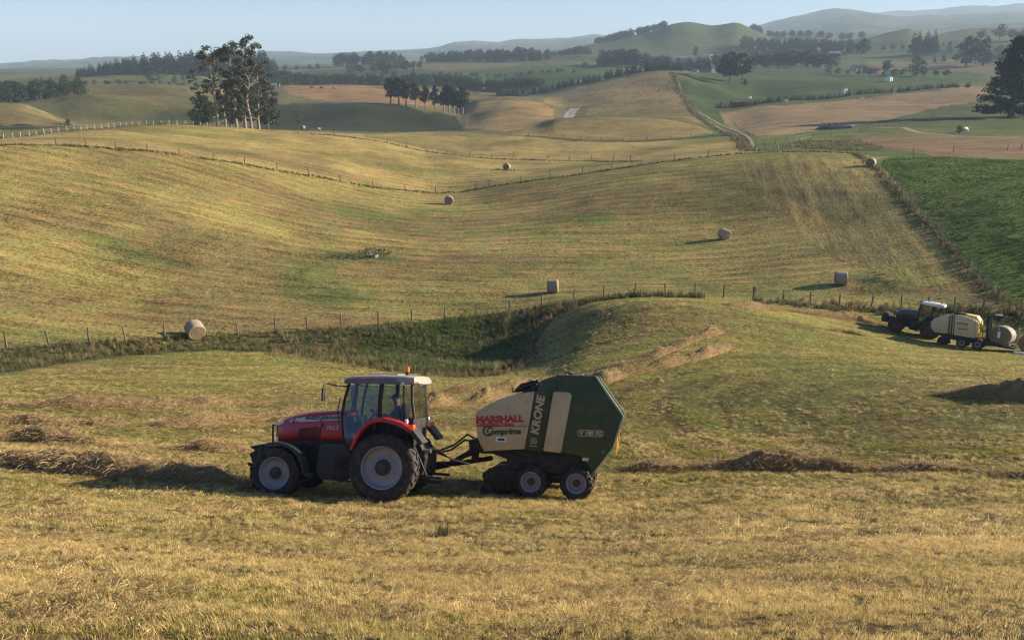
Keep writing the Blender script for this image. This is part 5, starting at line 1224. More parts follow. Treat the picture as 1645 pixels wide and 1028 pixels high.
def quad_pane(name, pts, mat, parent, th=.012):
    bm = bmesh.new(); f = bm.faces.new([bm.verts.new(p) for p in pts]); bmesh.ops.solidify(bm, geom=[f], thickness=th)
    bmesh.ops.recalc_face_normals(bm, faces=bm.faces[:]); return link(name, bm_mesh(bm, name), mat, parent)

SKIN = paint('skin', (0.42, 0.24, 0.17), .6, var=.06); SHIRT = paint('grey_blue_shirt', (0.20, 0.24, 0.29), .85, var=.12); SHORTS = paint('dark_trousers', (0.03, 0.035, 0.05), .9)
def person_in_cab(parent_m, label):
    """seated driver: one skinned body, hands on the wheel"""
    V_ = {'pel': (-.02, 0, 1.86), 'wai': (-.06, 0, 2.05), 'che': (-.07, 0, 2.28), 'nec': (-.04, 0, 2.45), 'hd0': (-.02, 0, 2.53), 'hd1': (-.01, 0, 2.66), 'hd2': (-.02, 0, 2.74)}
    E_ = [('pel', 'wai'), ('wai', 'che'), ('che', 'nec'), ('nec', 'hd0'), ('hd0', 'hd1'), ('hd1', 'hd2')]
    Rd = {'pel': .16, 'wai': .14, 'che': .165, 'nec': .062, 'hd0': .085, 'hd1': .098, 'hd2': .06}
    for s, t in ((1, 'l'), (-1, 'r')):
        for nm, p, r in (('sh', (-.06, .19 * s, 2.36), .075), ('el', (.12, .27 * s, 2.10), .052), ('wr', (.36, .15 * s, 2.20), .036), ('ha', (.44, .13 * s, 2.22), .042),
                         ('th', (.10, .10 * s, 1.84), .095), ('kn', (.44, .14 * s, 1.88), .068), ('an', (.52, .13 * s, 1.46), .045), ('fo', (.66, .14 * s, 1.42), .042)):
            V_[nm + t] = p; Rd[nm + t] = r
        E_ += [('che', 'sh' + t), ('sh' + t, 'el' + t), ('el' + t, 'wr' + t), ('wr' + t, 'ha' + t), ('pel', 'th' + t), ('th' + t, 'kn' + t), ('kn' + t, 'an' + t), ('an' + t, 'fo' + t)]
        for q, (dx, dz) in enumerate(((.05, .035), (.06, .01), (.055, -.015), (.045, -.035), (.01, .05))):
            n = 'f%d%s' % (q, t); V_[n] = (.44 + dx, (.13 - (.03 if q == 4 else 0)) * s, 2.22 + dz); Rd[n] = .011; E_.append(('ha' + t, n))
    ks = list(V_); me = bpy.data.meshes.new('person'); me.from_pydata([V_[k] for k in ks], [(ks.index(a), ks.index(b)) for a, b in E_], [])
    o = link('person', me); o.matrix_world = parent_m; sk_ = o.modifiers.new('skin', 'SKIN'); me.skin_vertices[0].data[0].use_root = True
    for i, k in enumerate(ks): me.skin_vertices[0].data[i].radius = (Rd[k], Rd[k] * (1.12 if k in ('che', 'wai', 'pel') else 1))
    o.modifiers.new('sub', 'SUBSURF').levels = 1; o.modifiers['sub'].render_levels = 2
    t = NT('driver_clothes'); tc = t.new('ShaderNodeTexCoord').outputs['Object']; sx = t.new('ShaderNodeSeparateXYZ'); t.l.new(tc, sx.inputs[0])
    c = t.mix(t.math('GREATER_THAN', sx.outputs[2], 2.43), t.mix(t.math('GREATER_THAN', sx.outputs[2], 1.97), (.03, .035, .05, 1), (.17, .21, .26, 1)), (.40, .23, .16, 1))
    c = t.mix(t.math('MULTIPLY', t.math('GREATER_THAN', sx.outputs[0], .22), t.math('GREATER_THAN', sx.outputs[2], 2.0)), c, (.40, .23, .16, 1)); me.materials.append(t.out(c, .8))
    tag(o, label, 'person')
    cap = prism('cap', [(-.12, 2.66), (-.11, 2.74), (-.04, 2.785), (.05, 2.76), (.09, 2.69), (.19, 2.67), (.19, 2.655), (.05, 2.655)], -.085, .085, SHORTS, o, .02); 
    box('face_nose', (.092, 0, 2.62), (.035, .03, .045), SKIN, o, .01)
    for s in (-1, 1): box('ear', (-.02, .1 * s, 2.61), (.04, .02, .06), SKIN, o, .008); box('eye', (.082, .035 * s, 2.645), (.012, .022, .012), SHORTS, o, .003)
    return o

def make_tractor(style):
    """four-wheel-drive tractor; rear axle at x = 0, ground at z = 0"""
    red = style == 'red'; body = RED if red else FENDTG; rim = RIMG if red else RIMR; t = empty('tractor')
    for s in (1, -1):
        wheel('rear_wheel', t, 0, .92 * s, .90, .62, .53, 20, rim, .3); wheel('front_wheel', t, 2.90, .92 * s, .69, .50, .40, 18, rim, .9)
    # drive train
    prism('gearbox', [(-.45, .62), (-.5, 1.25), (.3, 1.4), (1.3, 1.2), (1.3, .55), (.5, .5)], -.33, .33, BLACKP, t, .04)
    prism('engine_block', [(1.25, .62), (1.25, 1.55), (2.9, 1.5), (3.15, 1.3), (3.15, .75), (2.2, .62)], -.30, .30, BLACKP, t, .04)
    prism('front_axle', [(2.75, .5), (2.75, .85), (3.05, .85), (3.05, .5)], -.70, .70, BLACKP, t, .05); disc('rear_axle', (0, 0, .90), .17, 1.5, BLACKP, t)
    prism('fuel_tank', [(.92, .62), (.85, 1.15), (1.05, 1.42), (1.80, 1.42), (1.88, .75), (1.75, .52), (1.1, .5)], .36, .86, GREYP if red else BLACKP, t, .06)
    prism('battery_box', [(.92, .62), (.85, 1.15), (1.05, 1.40), (1.80, 1.40), (1.88, .75), (1.75, .52)], -.86, -.36, BLACKP, t, .06)
    for k in range(3): box('step', (1.02 + .05 * k, .94, .52 + .27 * k), (.42, .22, .04), BLACKP, t, .008)
    tube('step_rail', [(1.3, 1.0, .5), (1.28, 1.0, 1.2)], .018, BLACKP, t); tube('step_rail', [(.82, 1.0, .5), (.80, 1.0, 1.1)], .018, BLACKP, t)
    # bonnet
    loft('bonnet', [(1.18, .44, 1.45, 2.33, 5), (1.6, .44, 1.45, 2.315, 5), (2.3, .42, 1.44, 2.25, 4.5), (2.75, .40, 1.42, 2.17, 4), (3.05, .37, 1.42, 2.08, 3.6), (3.18, .33, 1.46, 1.98, 3.2), (3.23, .27, 1.52, 1.88, 3)], body, t, 28)
    prism('grille', [(3.14, 1.44), (3.255, 1.52), (3.245, 1.86), (3.19, 1.95), (3.05, 1.55)], -.275, .275, BLACKP, t, .02)
    for k in range(6): box('grille_slat', (3.258, 0, 1.55 + .055 * k), (.012, .5, .018), GREYP, t, 0)
    for s in (1, -1):
        prism('headlight', [(2.98, 2.04), (3.20, 1.945), (3.215, 1.87), (3.03, 1.93)], .325 * s, .365 * s, WHITEP, t, .01); box('lower_lamp', (3.20, .27 * s, 1.52), (.05, .08, .13), WHITEP, t, .01)
        if red:
            p = prism('bonnet_stripe', [(2.62, 2.055), (2.42, 2.125), (1.36, 2.20), (1.36, 2.06), (2.40, 2.0), (2.55, 1.99)], .432 * s, .446 * s, DECAL, t, 0)
            for k in (0, 1): prism('stripe_flash', [(2.83 - .14 * k, 1.98 + .03 * k), (2.75 - .14 * k, 2.075 + .02 * k), (2.69 - .14 * k, 2.075 + .02 * k), (2.77 - .14 * k, 1.98 + .03 * k)], (.40 + .012 * k) * s, (.432 + .006 * k) * s, DECAL, t, 0)
            if s > 0:
                letters('lettering', 'MASSEY FERGUSON', .115, BLACKP, p, (2.36, .449, 2.055), .003, 0, .004, .035, 1.05); letters('lettering', '7615', .16, DECAL, t, (1.78, .447, 1.80), .003, .15, .002, 0, 1.1)
        for k in range(9): box('side_vent', (1.95 + .07 * k, .437 * s, 1.72 - .01 * k), (.03, .012, .34), BLACKP, t, 0)
        prism('side_shield', [(1.25, 1.36), (1.25, 1.50), (2.55, 1.52), (2.9, 1.44), (2.5, 1.36)], .40 * s, .455 * s, BLACKP, t, .015)
        # front mudguard
        arc = [(2.90 + .82 * math.cos(a), .69 + .80 * math.sin(a)) for a in np.linspace(math.radians(75), math.radians(178), 14)]
        arc2 = [(2.90 + .77 * math.cos(a), .69 + .75 * math.sin(a)) for a in np.linspace(math.radians(178), math.radians(75), 14)]
        prism('front_mudguard', arc + arc2, .70 * s, 1.16 * s, GREYP, t, .008); tube('mudguard_stay', [(2.7, .35 * s, 1.2), (2.6, .8 * s, 1.42)], .02, BLACKP, t)
        # rear mudguard
        o_ = [(.85, 1.33), (.75, 1.63), (.60, 1.90), (.40, 2.07), (.20, 2.16), (-.03, 2.17), (-.38, 2.09), (-.65, 1.97), (-.80, 1.88)]; i_ = [(-.72, 1.80), (-.60, 1.88), (-.36, 1.99), (-.03, 2.06), (.20, 2.05), (.36, 1.98), (.53, 1.83), (.67, 1.58), (.78, 1.33)]
        prism('rear_mudguard', o_ + i_, .60 * s, 1.21 * s, body, t, .015); prism('mudguard_flap', [(-.80, 1.885), (-1.08, 1.55), (-.98, 1.50), (-.72, 1.80)], .62 * s, 1.20 * s, GREYP, t, .012)
        prism('mudguard_inner', [(.70, 1.45), (.5, 1.9), (.15, 2.08), (-.3, 2.0), (-.68, 1.80), (-.6, 1.3), (.2, 1.2)], .57 * s, .61 * s, BLACKP, t, .005)
        box('tail_lamp', (-.78, 1.05 * s, 1.955), (.06, .22, .08), ORANGE, t, .015); disc('mudguard_lamp', (-.62, 1.12 * s, 2.08), .06, .07, WHITEP, t, 'X', 16)
    # cab
    yb, yt = .80, .74
    pil = {'a': ((1.22, 2.18), (1.06, 3.03)), 'b': ((.19, 2.08), (.17, 3.03)), 'c': ((-.50, 2.08), (-.42, 3.03)), 'd': ((-.72, 2.14), (-.63, 3.03))}
    for s in (1, -1):
        for k, rad in (('a', .038), ('b', .06), ('c', .028), ('d', .04)):
            (x0, z0), (x1, z1) = pil[k]; yy0, yy1 = (yb, yt) if k != 'd' else (.74, .68)
            bm = bmesh.new(); limb(bm, [(x0, yy0 * s, z0), ((x0 + x1) / 2 + .02, (yy0 + yy1) / 2 * s + .015 * s, (z0 + z1) / 2), (x1, yy1 * s, z1)], [rad, rad, rad], 10); link('cab_pillar', bm_mesh(bm, 'cab_pillar'), BLACKP, t, auto=50)
        bm = bmesh.new(); limb(bm, [(1.22, yb * s, 2.18), (1.18, .80 * s, 1.75), (1.08, .80 * s, 1.42), (.86, .80 * s, 1.34), (.72, .80 * s, 1.66), (.50, .80 * s, 1.96), (.19, .80 * s, 2.10)], [.03] * 7, 8); link('door_frame', bm_mesh(bm, 'door_frame'), BLACKP, t, auto=50)
        d = quad_pane('door_glass', [(1.20, yb * s, 2.16), (1.165, .80 * s, 1.75), (1.07, .80 * s, 1.44), (.87, .80 * s, 1.37), (.74, .80 * s, 1.68), (.51, .80 * s, 1.97), (.20, .80 * s, 2.10), (.18, yt * s, 3.0), (1.05, yt * s, 3.0)], GLASS, t)
        tube('door_handle', [(.32, .83 * s, 2.0), (.30, .84 * s, 1.86)], .015, STEEL, d)
        quad_pane('side_glass', [(.15, .80 * s, 2.12), (-.47, .79 * s, 2.12), (-.41, yt * s, 3.0), (.15, yt * s, 3.0)], GLASS, t)
        quad_pane('quarter_glass', [(-.51, .79 * s, 2.14), (-.70, .73 * s, 2.16), (-.62, .67 * s, 3.0), (-.43, yt * s, 3.0)], GLASS, t)
        prism('cab_sill', [(.86, 1.30), (.95, 1.22), (-.55, 1.5), (-.72, 2.10), (-.66, 2.14), (-.45, 2.1), (.17, 2.06), (.48, 1.93), (.70, 1.65)], .70 * s, .775 * s, BLACKP, t, .01)
        # mirrors on their arms
        m = tube('mirror_arm', [(1.08, .76 * s, 2.95), (1.30, 1.02 * s, 2.97), (1.50, 1.12 * s, 3.02), (1.60, 1.16 * s, 2.99), (1.62, 1.17 * s, 2.86)], [.03, .024, .018, .016, .014], BLACKP, t); box('mirror', (1.60, 1.17 * s, 2.74), (.05, .22, .34), BLACKP, m, .02, .1 * s)
    quad_pane('windscreen', [(1.23, .76, 2.18), (1.23, -.76, 2.18), (1.07, -.70, 3.0), (1.07, .70, 3.0)], GLASS, t); quad_pane('rear_window', [(-.73, -.70, 2.15), (-.73, .70, 2.15), (-.64, .64, 3.0), (-.64, -.64, 3.0)], GLASS, t)
    box('cab_floor', (.30, 0, 1.33), (1.7, 1.36, .10), BLACKP, t, .02); box('dashboard', (1.08, 0, 1.95), (.22, 1.1, .45), BLACKP, t, .05); box('rear_bulkhead', (-.66, 0, 1.80), (.08, 1.3, .7), BLACKP, t, .02)
    roofm = ROOFC if red else paint('roof_white', (0.55, 0.55, 0.54), .5, var=.08)
    loft('roof', [(1.20, .66, 3.06, 3.15, 3), (1.14, .80, 3.03, 3.20, 4), (.9, .84, 3.02, 3.25, 5), (.2, .85, 3.02, 3.28, 5), (-.4, .85, 3.02, 3.27, 5), (-.72, .83, 3.01, 3.24, 5), (-.80, .72, 3.04, 3.17, 3)], roofm, t, 28)
    for s in (1, -1):
        r_ = prism('roof_side', [(1.16, 3.03), (1.14, 3.15), (-.20, 3.19), (-.36, 3.03)], .80 * s, .862 * s, ROOFG if red else WHITEP, t, .012)
        if red and s > 0:
            for k, (x0, x1) in enumerate(((1.02, .66), (.60, .34), (.26, -.10))): prism('roof_decal', [(x0, 3.135), (x1, 3.145), (x1, 3.175), (x0, 3.165)], .862, .868, RED, r_, 0)
        disc('roof_lamp', (-.42, .80 * s, 3.04), .055, .10, WHITEP, t, 'X', 16); disc('front_roof_lamp', (1.20, .62 * s, 3.08), .05, .06, GREYP, t, 'X', 16)
        box('roof_vent', (-.74, .62 * s, 3.12), (.05, .08, .14), BLACKP, t, .01)
    box('roof_hatch', (.25, 0, 3.285), (.8, .7, .03), roofm, t, .012)
    b = disc('beacon_base', (-.46, .55, 3.31), .05, .08, BLACKP, t, 'Z', 16); b2 = disc('beacon', (-.46, .55, 3.41), .06, .15, ORANGE, t, 'Z', 18, .025)
    tube('exhaust', [(1.40, -.56, 1.9), (1.38, -.60, 2.4), (1.32, -.66, 3.05), (1.36, -.68, 3.2)], [.07, .075, .05, .045], BLACKP, t, 12); tube('grab_rail', [(1.28, .82, 2.0), (1.32, .84, 2.35), (1.26, .82, 2.66)], .016, BLACKP, t)
    for z in (2.08, 1.9): disc('work_lamp', (1.92, .50, z), .045, .07, STEEL, t, 'X', 14)
    tube('lamp_bracket', [(1.90, .42, 1.95), (1.90, .50, 1.9), (1.90, .50, 2.1)], .015, BLACKP, t)
    # inside the cab
    prism('seat', [(-.25, 1.72), (-.28, 1.86), (.18, 1.90), (.26, 1.80), (.2, 1.70)], -.25, .25, BLACKP, t, .05); prism('seat_back', [(-.28, 1.82), (-.36, 2.42), (-.32, 2.55), (-.22, 2.52), (-.18, 2.2), (-.17, 1.88)], -.24, .24, GREYP, t, .05)
    box('seat_base', (-.05, 0, 1.54), (.4, .4, .34), BLACKP, t, .04); prism('console', [(-.2, 1.5), (-.2, 1.95), (.35, 2.02), (.42, 1.6)], -.62, -.34, BLACKP, t, .04)
    tube('steering_column', [(.95, 0, 1.40), (.80, 0, 1.95), (.60, 0, 2.20)], [.07, .06, .03], BLACKP, t)
    bm = bmesh.new(); n = 28; cpt = Vector((.55, 0, 2.23)); ax = Vector((-.62, 0, .78)).normalized(); u = Vector((0, 1, 0)); v = ax.cross(u); rings = []
    for k in range(n):
        a = 2 * math.pi * k / n; d = u * math.cos(a) + v * math.sin(a); rings.append([bm.verts.new(cpt + d * (.20 + .018 * math.cos(b_)) + ax * .018 * math.sin(b_)) for b_ in (0, 1.57, 3.14, 4.71)])
    for k in range(n):
        for q in range(4): bm.faces.new((rings[k][q], rings[(k + 1) % n][q], rings[(k + 1) % n][(q + 1) % 4], rings[k][(q + 1) % 4]))
    sw = link('steering_wheel', bm_mesh(bm, 'steering_wheel'), BLACKP, t, True)
    for a in (0.6, 2.5, 4.7): tube('spoke', [cpt, cpt + (u * math.cos(a) + v * math.sin(a)) * .2], .012, GREYP, sw, 6)
    # front linkage, rear linkage, hoses, aerial
    prism('front_linkage', [(3.20, .80), (3.18, 1.30), (3.60, 1.38), (3.95, 1.30), (3.78, 1.20), (3.95, 1.12), (3.85, .88), (3.5, .70)], -.42, .42, BLACKP, t, .03)
    for s in (1, -1): tube('lift_arm', [(3.3, .36 * s, .95), (3.8, .40 * s, .78), (3.95, .42 * s, .85)], .05, BLACKP, t)
    tube('front_guard', [(3.32, .30, 1.35), (3.34, .30, 1.88), (3.34, -.30, 1.88), (3.32, -.30, 1.35)], .028, BLACKP, t)
    if not red: prism('front_weight', [(3.75, .75), (3.75, 1.62), (4.15, 1.66), (4.32, 1.3), (4.25, .75)], -.55, .55, BLACKP, t, .05); tube('weight_aerial', [(3.9, .3, 1.6), (3.9, .3, 1.95)], .02, BLACKP, t)
    prism('rear_housing', [(-.4, .6), (-.45, 1.5), (-.75, 1.55), (-.95, 1.1), (-.85, .6)], -.36, .36, BLACKP, t, .04)
    for s in (1, -1): tube('lower_link', [(-.5, .38 * s, .75), (-1.0, .44 * s, .62), (-1.42, .45 * s, .60)], .04, BLACKP, t); tube('lift_rod', [(-.6, .42 * s, 1.5), (-1.0, .46 * s, .66)], .03, BLACKP, t); disc('spool_valve', (-.98, .28 * s, 1.28), .06, .18, STEEL, t, 'X', 12)
    tube('top_link', [(-.7, 0, 1.35), (-1.15, 0, 1.15)], .035, BLACKP, t); prism('drawbar', [(-.3, .42), (-.3, .52), (-1.35, .50), (-1.35, .40)], -.06, .06, BLACKP, t, .01)
    for k in range(4): tube('hydraulic_hose', [(-.95, .22 - .12 * k, 1.25), (-1.25, .2 - .1 * k, 1.32 - .05 * k), (-1.6, .12 - .06 * k, 1.05), (-2.05, .1 - .05 * k, .95)], .018, BLACKP, t, 6)
    box('aerial_foot', (-.62, -.95, 2.20), (.10, .10, .16), BLACKP, t, .02); tube('aerial', [(-.62, -.95, 2.25), (-.80, -.95, 2.75)], .007, BLACKP, t, 5)
    return t

def make_baler():
    """variable-chamber round baler; rear wheel at x = 0"""
    t = empty('round_baler')
    P = lambda X, Y: ((1100 - X) / 257.0, (956 - Y) / 257.0)
    PP = lambda *q: [P(*p) for p in q]
    for s in (1, -1):
        wheel('road_wheel', t, 0, 1.08 * s, .46, .46, .255, 16, RIMG, .4); wheel('road_wheel', t, 1.23, 1.08 * s, .46, .46, .255, 16, RIMG, 1.1)
        prism('axle_beam', [(-.1, .40), (-.1, .54), (1.33, .54), (1.33, .40)], .62 * s, .80 * s, BLACKP, t, .02)
        # sides
        prism('rear_side', PP((820, 205), (835, 140), (960, 93), (1214, 95), (1300, 215), (1402, 350), (1414, 372), (1345, 590), (1212, 768), (1132, 655), (1000, 640), (860, 632)), 1.05 * s, 1.17 * s, GREENP, t, .05, None, 3)
        c = prism('front_panel', PP((384, 370), (400, 355), (470, 312), (560, 268), (660, 235), (800, 212), (770, 420), (735, 615), (600, 625), (450, 640), (425, 600), (400, 540), (386, 440)), 1.02 * s, 1.235 * s, CREAM, t, .035)
        gb = prism('brand_band', PP((804, 210), (924, 207), (890, 430), (861, 628), (739, 616), (774, 420)), 1.06 * s, 1.205 * s, GREENP, t, .02)
        # bulging rear panel: wide at the front, its rear facet slopes back to the body
        A = PP((930, 210), (1040, 212), (1062, 235), (992, 634), (866, 625)); B = PP((934, 216), (1020, 218), (1030, 240), (966, 570), (950, 626), (870, 618))
        bm = bmesh.new(); a = [bm.verts.new((x, 1.16 * s, z)) for x, z in (A[0], A[1], A[2], A[3], A[3], A[4])]; a[4].co = Vector((A[3][0] + .05, 1.16 * s, A[3][1]))
        b = [bm.verts.new((x, 1.33 * s, z)) for x, z in B]; n = 6
        bm.faces.new(b)
        for i in range(n): bm.faces.new((a[i], a[(i + 1) % n], b[(i + 1) % n], b[i]))
        bmesh.ops.recalc_face_normals(bm, faces=bm.faces[:]); bmesh.ops.bevel(bm, geom=bm.edges[:], offset=.02, segments=2, affect='EDGES', clamp_overlap=True); bp = link('rear_panel', bm_mesh(bm, 'rear_panel'), CREAM, t, auto=45)
        for X, Y in ((1025, 240), (975, 550), (955, 605)): x, z = P(X, Y); disc('catch', (x, 1.335 * s, z), .022, .012, YELLOW, bp, 'Y', 12, 0)
        prism('edge_trim', PP((1214, 93), (1232, 100), (1318, 222), (1412, 352), (1422, 378), (1352, 594), (1218, 772), (1208, 768), (1342, 588), (1408, 374), (1398, 355), (1300, 222)), 1.05 * s, 1.19 * s, paint('pale_trim', (.42, .46, .28), .5, var=.1, dirt=.2), t, .006)
        box('reflector', (*[(P(1160, 672)[0]), 1.18 * s], P(1160, 672)[1]), (.17, .02, .085), paint('reflector', (.75, .68, .45), .35), t, .005)
        x, z = P(961, 100); prism('panel_seam', PP((957, 98), (963, 98), (958, 206), (952, 206)), 1.172 * s, 1.176 * s, BLACKP, t, 0)
        for X, Y in ((845, 160), (950, 120), (1190, 115), (1290, 240), (1385, 380), (1330, 570), (1180, 640), (1040, 625), (1100, 300), (1020, 110)): x, z = P(X, Y); disc('bolt', (x, 1.173 * s, z), .014, .012, STEEL, t, 'Y', 8, 0)
        for X, Y in ((405, 560), (720, 600), (690, 250), (480, 330), (740, 290)): x, z = P(X, Y); disc('panel_screw', (x, 1.236 * s, z), .012, .008, HUBD, c, 'Y', 8, 0)
        x, z = P(755, 290); box('warning_sticker', (x, 1.237 * s, z), (.06, .004, .09), YELLOW, c, 0); tube('grease_line', [(1.2, 1.19 * s, 1.2), (.5, 1.185 * s, 1.17), (-.1, 1.185 * s, 1.10)], .012, BLACKP, t, 5)
        tube('tailgate_ram', [(.95, 1.02 * s, 1.2), (.35, 1.02 * s, 2.3)], .04, BLACKP, t); x, z = P(1280, 617); disc('hinge_pin', (x, 1.18 * s, z), .03, .03, STEEL, t, 'Y', 12)
        prism('lower_frame', PP((450, 640), (735, 618), (1000, 642), (1130, 658), (1190, 740), (1120, 800), (900, 770), (640, 760), (600, 690)), .80 * s, 1.05 * s, BLACKP, t, .02)
        x, z = P(1375, 560); tube('strap', [(x, 1.0 * s, z + .25), (x - .01, 1.02 * s, z), (x + .02, 1.02 * s, z - .28)], .022, YELLOW, t, 6); x, z = P(470, 908); disc('gauge_wheel', (x, 1.12 * s, .17), .17, .12, TYRE, t, 'Y', 24, .03)
        if s > 0:
            letters('lettering', 'MARSHALL', .235, RED, c, (2.765, 1.236, 2.015), .004, 0, .016, .045, 1.14); letters('lettering', 'CONTRACTING', .105, RED, c, (2.765, 1.236, 1.925), .004, 0, .008, .02, 1.36)
            prism('letter_rule', [(2.77, 1.900), (1.37, 1.935), (1.37, 1.955), (2.77, 1.92)], 1.234, 1.240, RED, c, 0)
            letters('lettering', 'omprima', .205, GREENP, c, (2.36, 1.236, 1.70), .004, .22, .012, .055, 1.12)
            bm = bmesh.new(); cc, aa = (2.395, 1.79), np.linspace(math.radians(50), math.radians(318), 26)      # swept capital C, twice
            for ro, ri, ox in ((.150, .098, .03), (.105, .066, -.04)):
                v1 = [bm.verts.new((cc[0] + ox - ro * 1.05 * math.cos(q), 1.242, cc[1] + ro * math.sin(q))) for q in aa]; v2 = [bm.verts.new((cc[0] + ox - ri * 1.05 * math.cos(q), 1.242, cc[1] + ri * math.sin(q))) for q in aa]
                for k in range(25): bm.faces.new((v1[k], v1[k + 1], v2[k + 1], v2[k]))
            bmesh.ops.recalc_face_normals(bm, faces=bm.faces[:]); link('lettering', bm_mesh(bm, 'lettering'), GREENP, c)
            letters('lettering', 'KRONE', .30, CREAM, gb, (1.055, 1.208, 1.715), .004, .12, .012, math.radians(81), 1.05)
            # ring-and-crown emblem below the name
            bm = bmesh.new(); cx, cz = 1.17, 1.545; aa = np.linspace(math.radians(-60), math.radians(240), 24)
            v1 = [bm.verts.new((cx - .085 * math.cos(q), 1.210, cz + .105 * math.sin(q))) for q in aa]; v2 = [bm.verts.new((cx - .062 * math.cos(q), 1.210, cz + .082 * math.sin(q))) for q in aa]
            for k in range(23): bm.faces.new((v1[k], v1[k + 1], v2[k + 1], v2[k]))
            for dx, h in ((-.03, .085), (0, .11), (.03, .085)): bm.faces.new([bm.verts.new((cx + dx - .009, 1.210, cz - .05)), bm.verts.new((cx + dx + .009, 1.210, cz - .05)), bm.verts.new((cx + dx + .009, 1.210, cz - .05 + h)), bm.verts.new((cx + dx - .009, 1.210, cz - .05 + h))])
            bm.faces.new([bm.verts.new(p) for p in ((cx - .10, 1.210, cz - .135), (cx + .10, 1.210, cz - .135), (cx + .10, 1.210, cz - .115), (cx - .10, 1.210, cz - .115))])
            link('emblem', bm_mesh(bm, 'emblem'), CREAM, gb)
            letters('lettering', 'V 180 XC', .155, CREAM, t, (-.065, 1.172, 1.745), .003, .12, .007, .02, 1.0)
            bm = bmesh.new(); pts = []
            for sx_, a0 in ((1, -90), (-1, 90)):
                for q in range(9): a = math.radians(a0 + 20 + q * 17.5); pts.append((-.355 - sx_ * .265 - .085 * math.cos(a) * 1.0 if sx_ > 0 else -.355 + .265 - .085 * math.cos(a), 1.8 + .095 * math.sin(a)))
            inn = [(-.355 + (x + .355) * .955, 1.8 + (z - 1.8) * .82) for x, z in pts]; v1 = [bm.verts.new((x, 1.174, z)) for x, z in pts]; v2 = [bm.verts.new((x, 1.174, z)) for x, z in inn]
            for k in range(len(pts)): bm.faces.new((v1[k], v1[(k + 1) % len(pts)], v2[(k + 1) % len(pts)], v2[k]))
            link('badge_outline', bm_mesh(bm, 'badge_outline'), CREAM, t)
            q = box('notice', (2.06, 1.238, 1.575), (.29, .008, .135), WHITEP, c, 0); box('notice_print', (2.06, 1.243, 1.57), (.18, .004, .06), GREYP, q, 0)
    prism('bale_chamber', PP((480, 330), (620, 265), (820, 160), (960, 105), (1200, 105), (1385, 352), (1400, 375), (1330, 585), (1205, 740), (1000, 640), (640, 620), (470, 600)), -1.06, 1.06, BLACKP, t, .03)
    prism('top_cover', PP((830, 150), (960, 96), (1214, 98), (1395, 350), (1380, 360), (1205, 112), (965, 112), (845, 165)), -1.05, 1.05, GREENP, t, .012)
    prism('twine_box', PP((630, 225), (690, 160), (810, 128), (825, 150), (700, 205)), -.95, .95, BLACKP, t, .03)
    prism('net_roll_cover', PP((660, 215), (680, 172), (740, 158), (760, 185), (700, 208)), -.8, .8, GREYP, t, .02); disc('net_roll', (*[(P(765, 160)[0]), 0], P(765, 160)[1]), .12, 1.5, CREAM, t)
    tube('top_hose', [(.45, .3, 3.33), (.38, .3, 3.44), (.28, .3, 3.42), (.20, .3, 3.36)], .02, BLACKP, t, 6); tube('top_hose', [(.52, .1, 3.33), (.40, .1, 3.46), (.26, .1, 3.37)], .02, BLACKP, t, 6); box('marker_lamp', (-.05, .5, 3.385), (.12, .06, .05), WHITEP, t, .01)
    prism('chassis', PP((330, 620), (330, 660), (620, 665), (640, 770), (1120, 800), (1120, 760), (700, 720), (660, 620)), -.85, .85, BLACKP, t, .02)
    # drawbar, pick-up
    for s in (1, -1): prism('drawbar_beam', PP((380, 600), (390, 660), (250, 720), (120, 790), (105, 765), (230, 690)), .10 * s if s > 0 else -.34, .34 if s > 0 else -.10, BLACKP, t, .02)
    prism('drawbar_eye', PP((140, 755), (135, 790), (20, 815), (15, 785)), -.09, .09, BLACKP, t, .02); prism('jack_stand', PP((322, 575), (322, 740), (345, 740), (372, 720), (372, 570)), .30, .46, BLACKP, t, .015)
    prism('front_bulkhead', PP((320, 570), (380, 560), (420, 620), (430, 650), (330, 655)), -.9, .9, BLACKP, t, .02); tube('drive_shaft', [(2.5, 0, .95), (3.6, 0, .75), (4.4, 0, .72)], .07, BLACKP, t, 10)
    tube('hose_loop', [(2.9, .2, 1.45), (3.2, .2, 1.62), (3.6, .15, 1.30), (4.1, .1, 1.10)], .03, BLACKP, t, 6); tube('hose_loop', [(2.9, .1, 1.40), (3.3, .1, 1.45), (3.7, .1, 1.15), (4.1, .05, 1.05)], .03, BLACKP, t, 6); tube('control_rod', [(1.9, .3, 2.85), (1.93, .3, 3.05)], .015, BLACKP, t, 6)
    pk = disc('pick_up', (2.05, 0, .36), .24, 1.9, BLACKP, t, 'Y', 20)
    for k in range(60): a = k * 2.4; y = -.9 + 1.8 * (k % 15) / 14; tube('tine', [(2.05 + .2 * math.cos(a), y, .36 + .2 * math.sin(a)), (2.05 + .33 * math.cos(a + .25), y, .36 + .33 * math.sin(a + .25))], .008, STEEL, pk, 4)
    for s in (1, -1): prism('pick_up_side', PP((480, 760), (430, 800), (450, 900), (560, 930), (690, 900), (720, 800), (640, 740)), .96 * s, 1.00 * s, BLACKP, t, .01)
    prism('feed_hay', PP((470, 770), (440, 860), (520, 910), (680, 900), (700, 760)), -.88, .88, HAYD, t, .03)
    return t

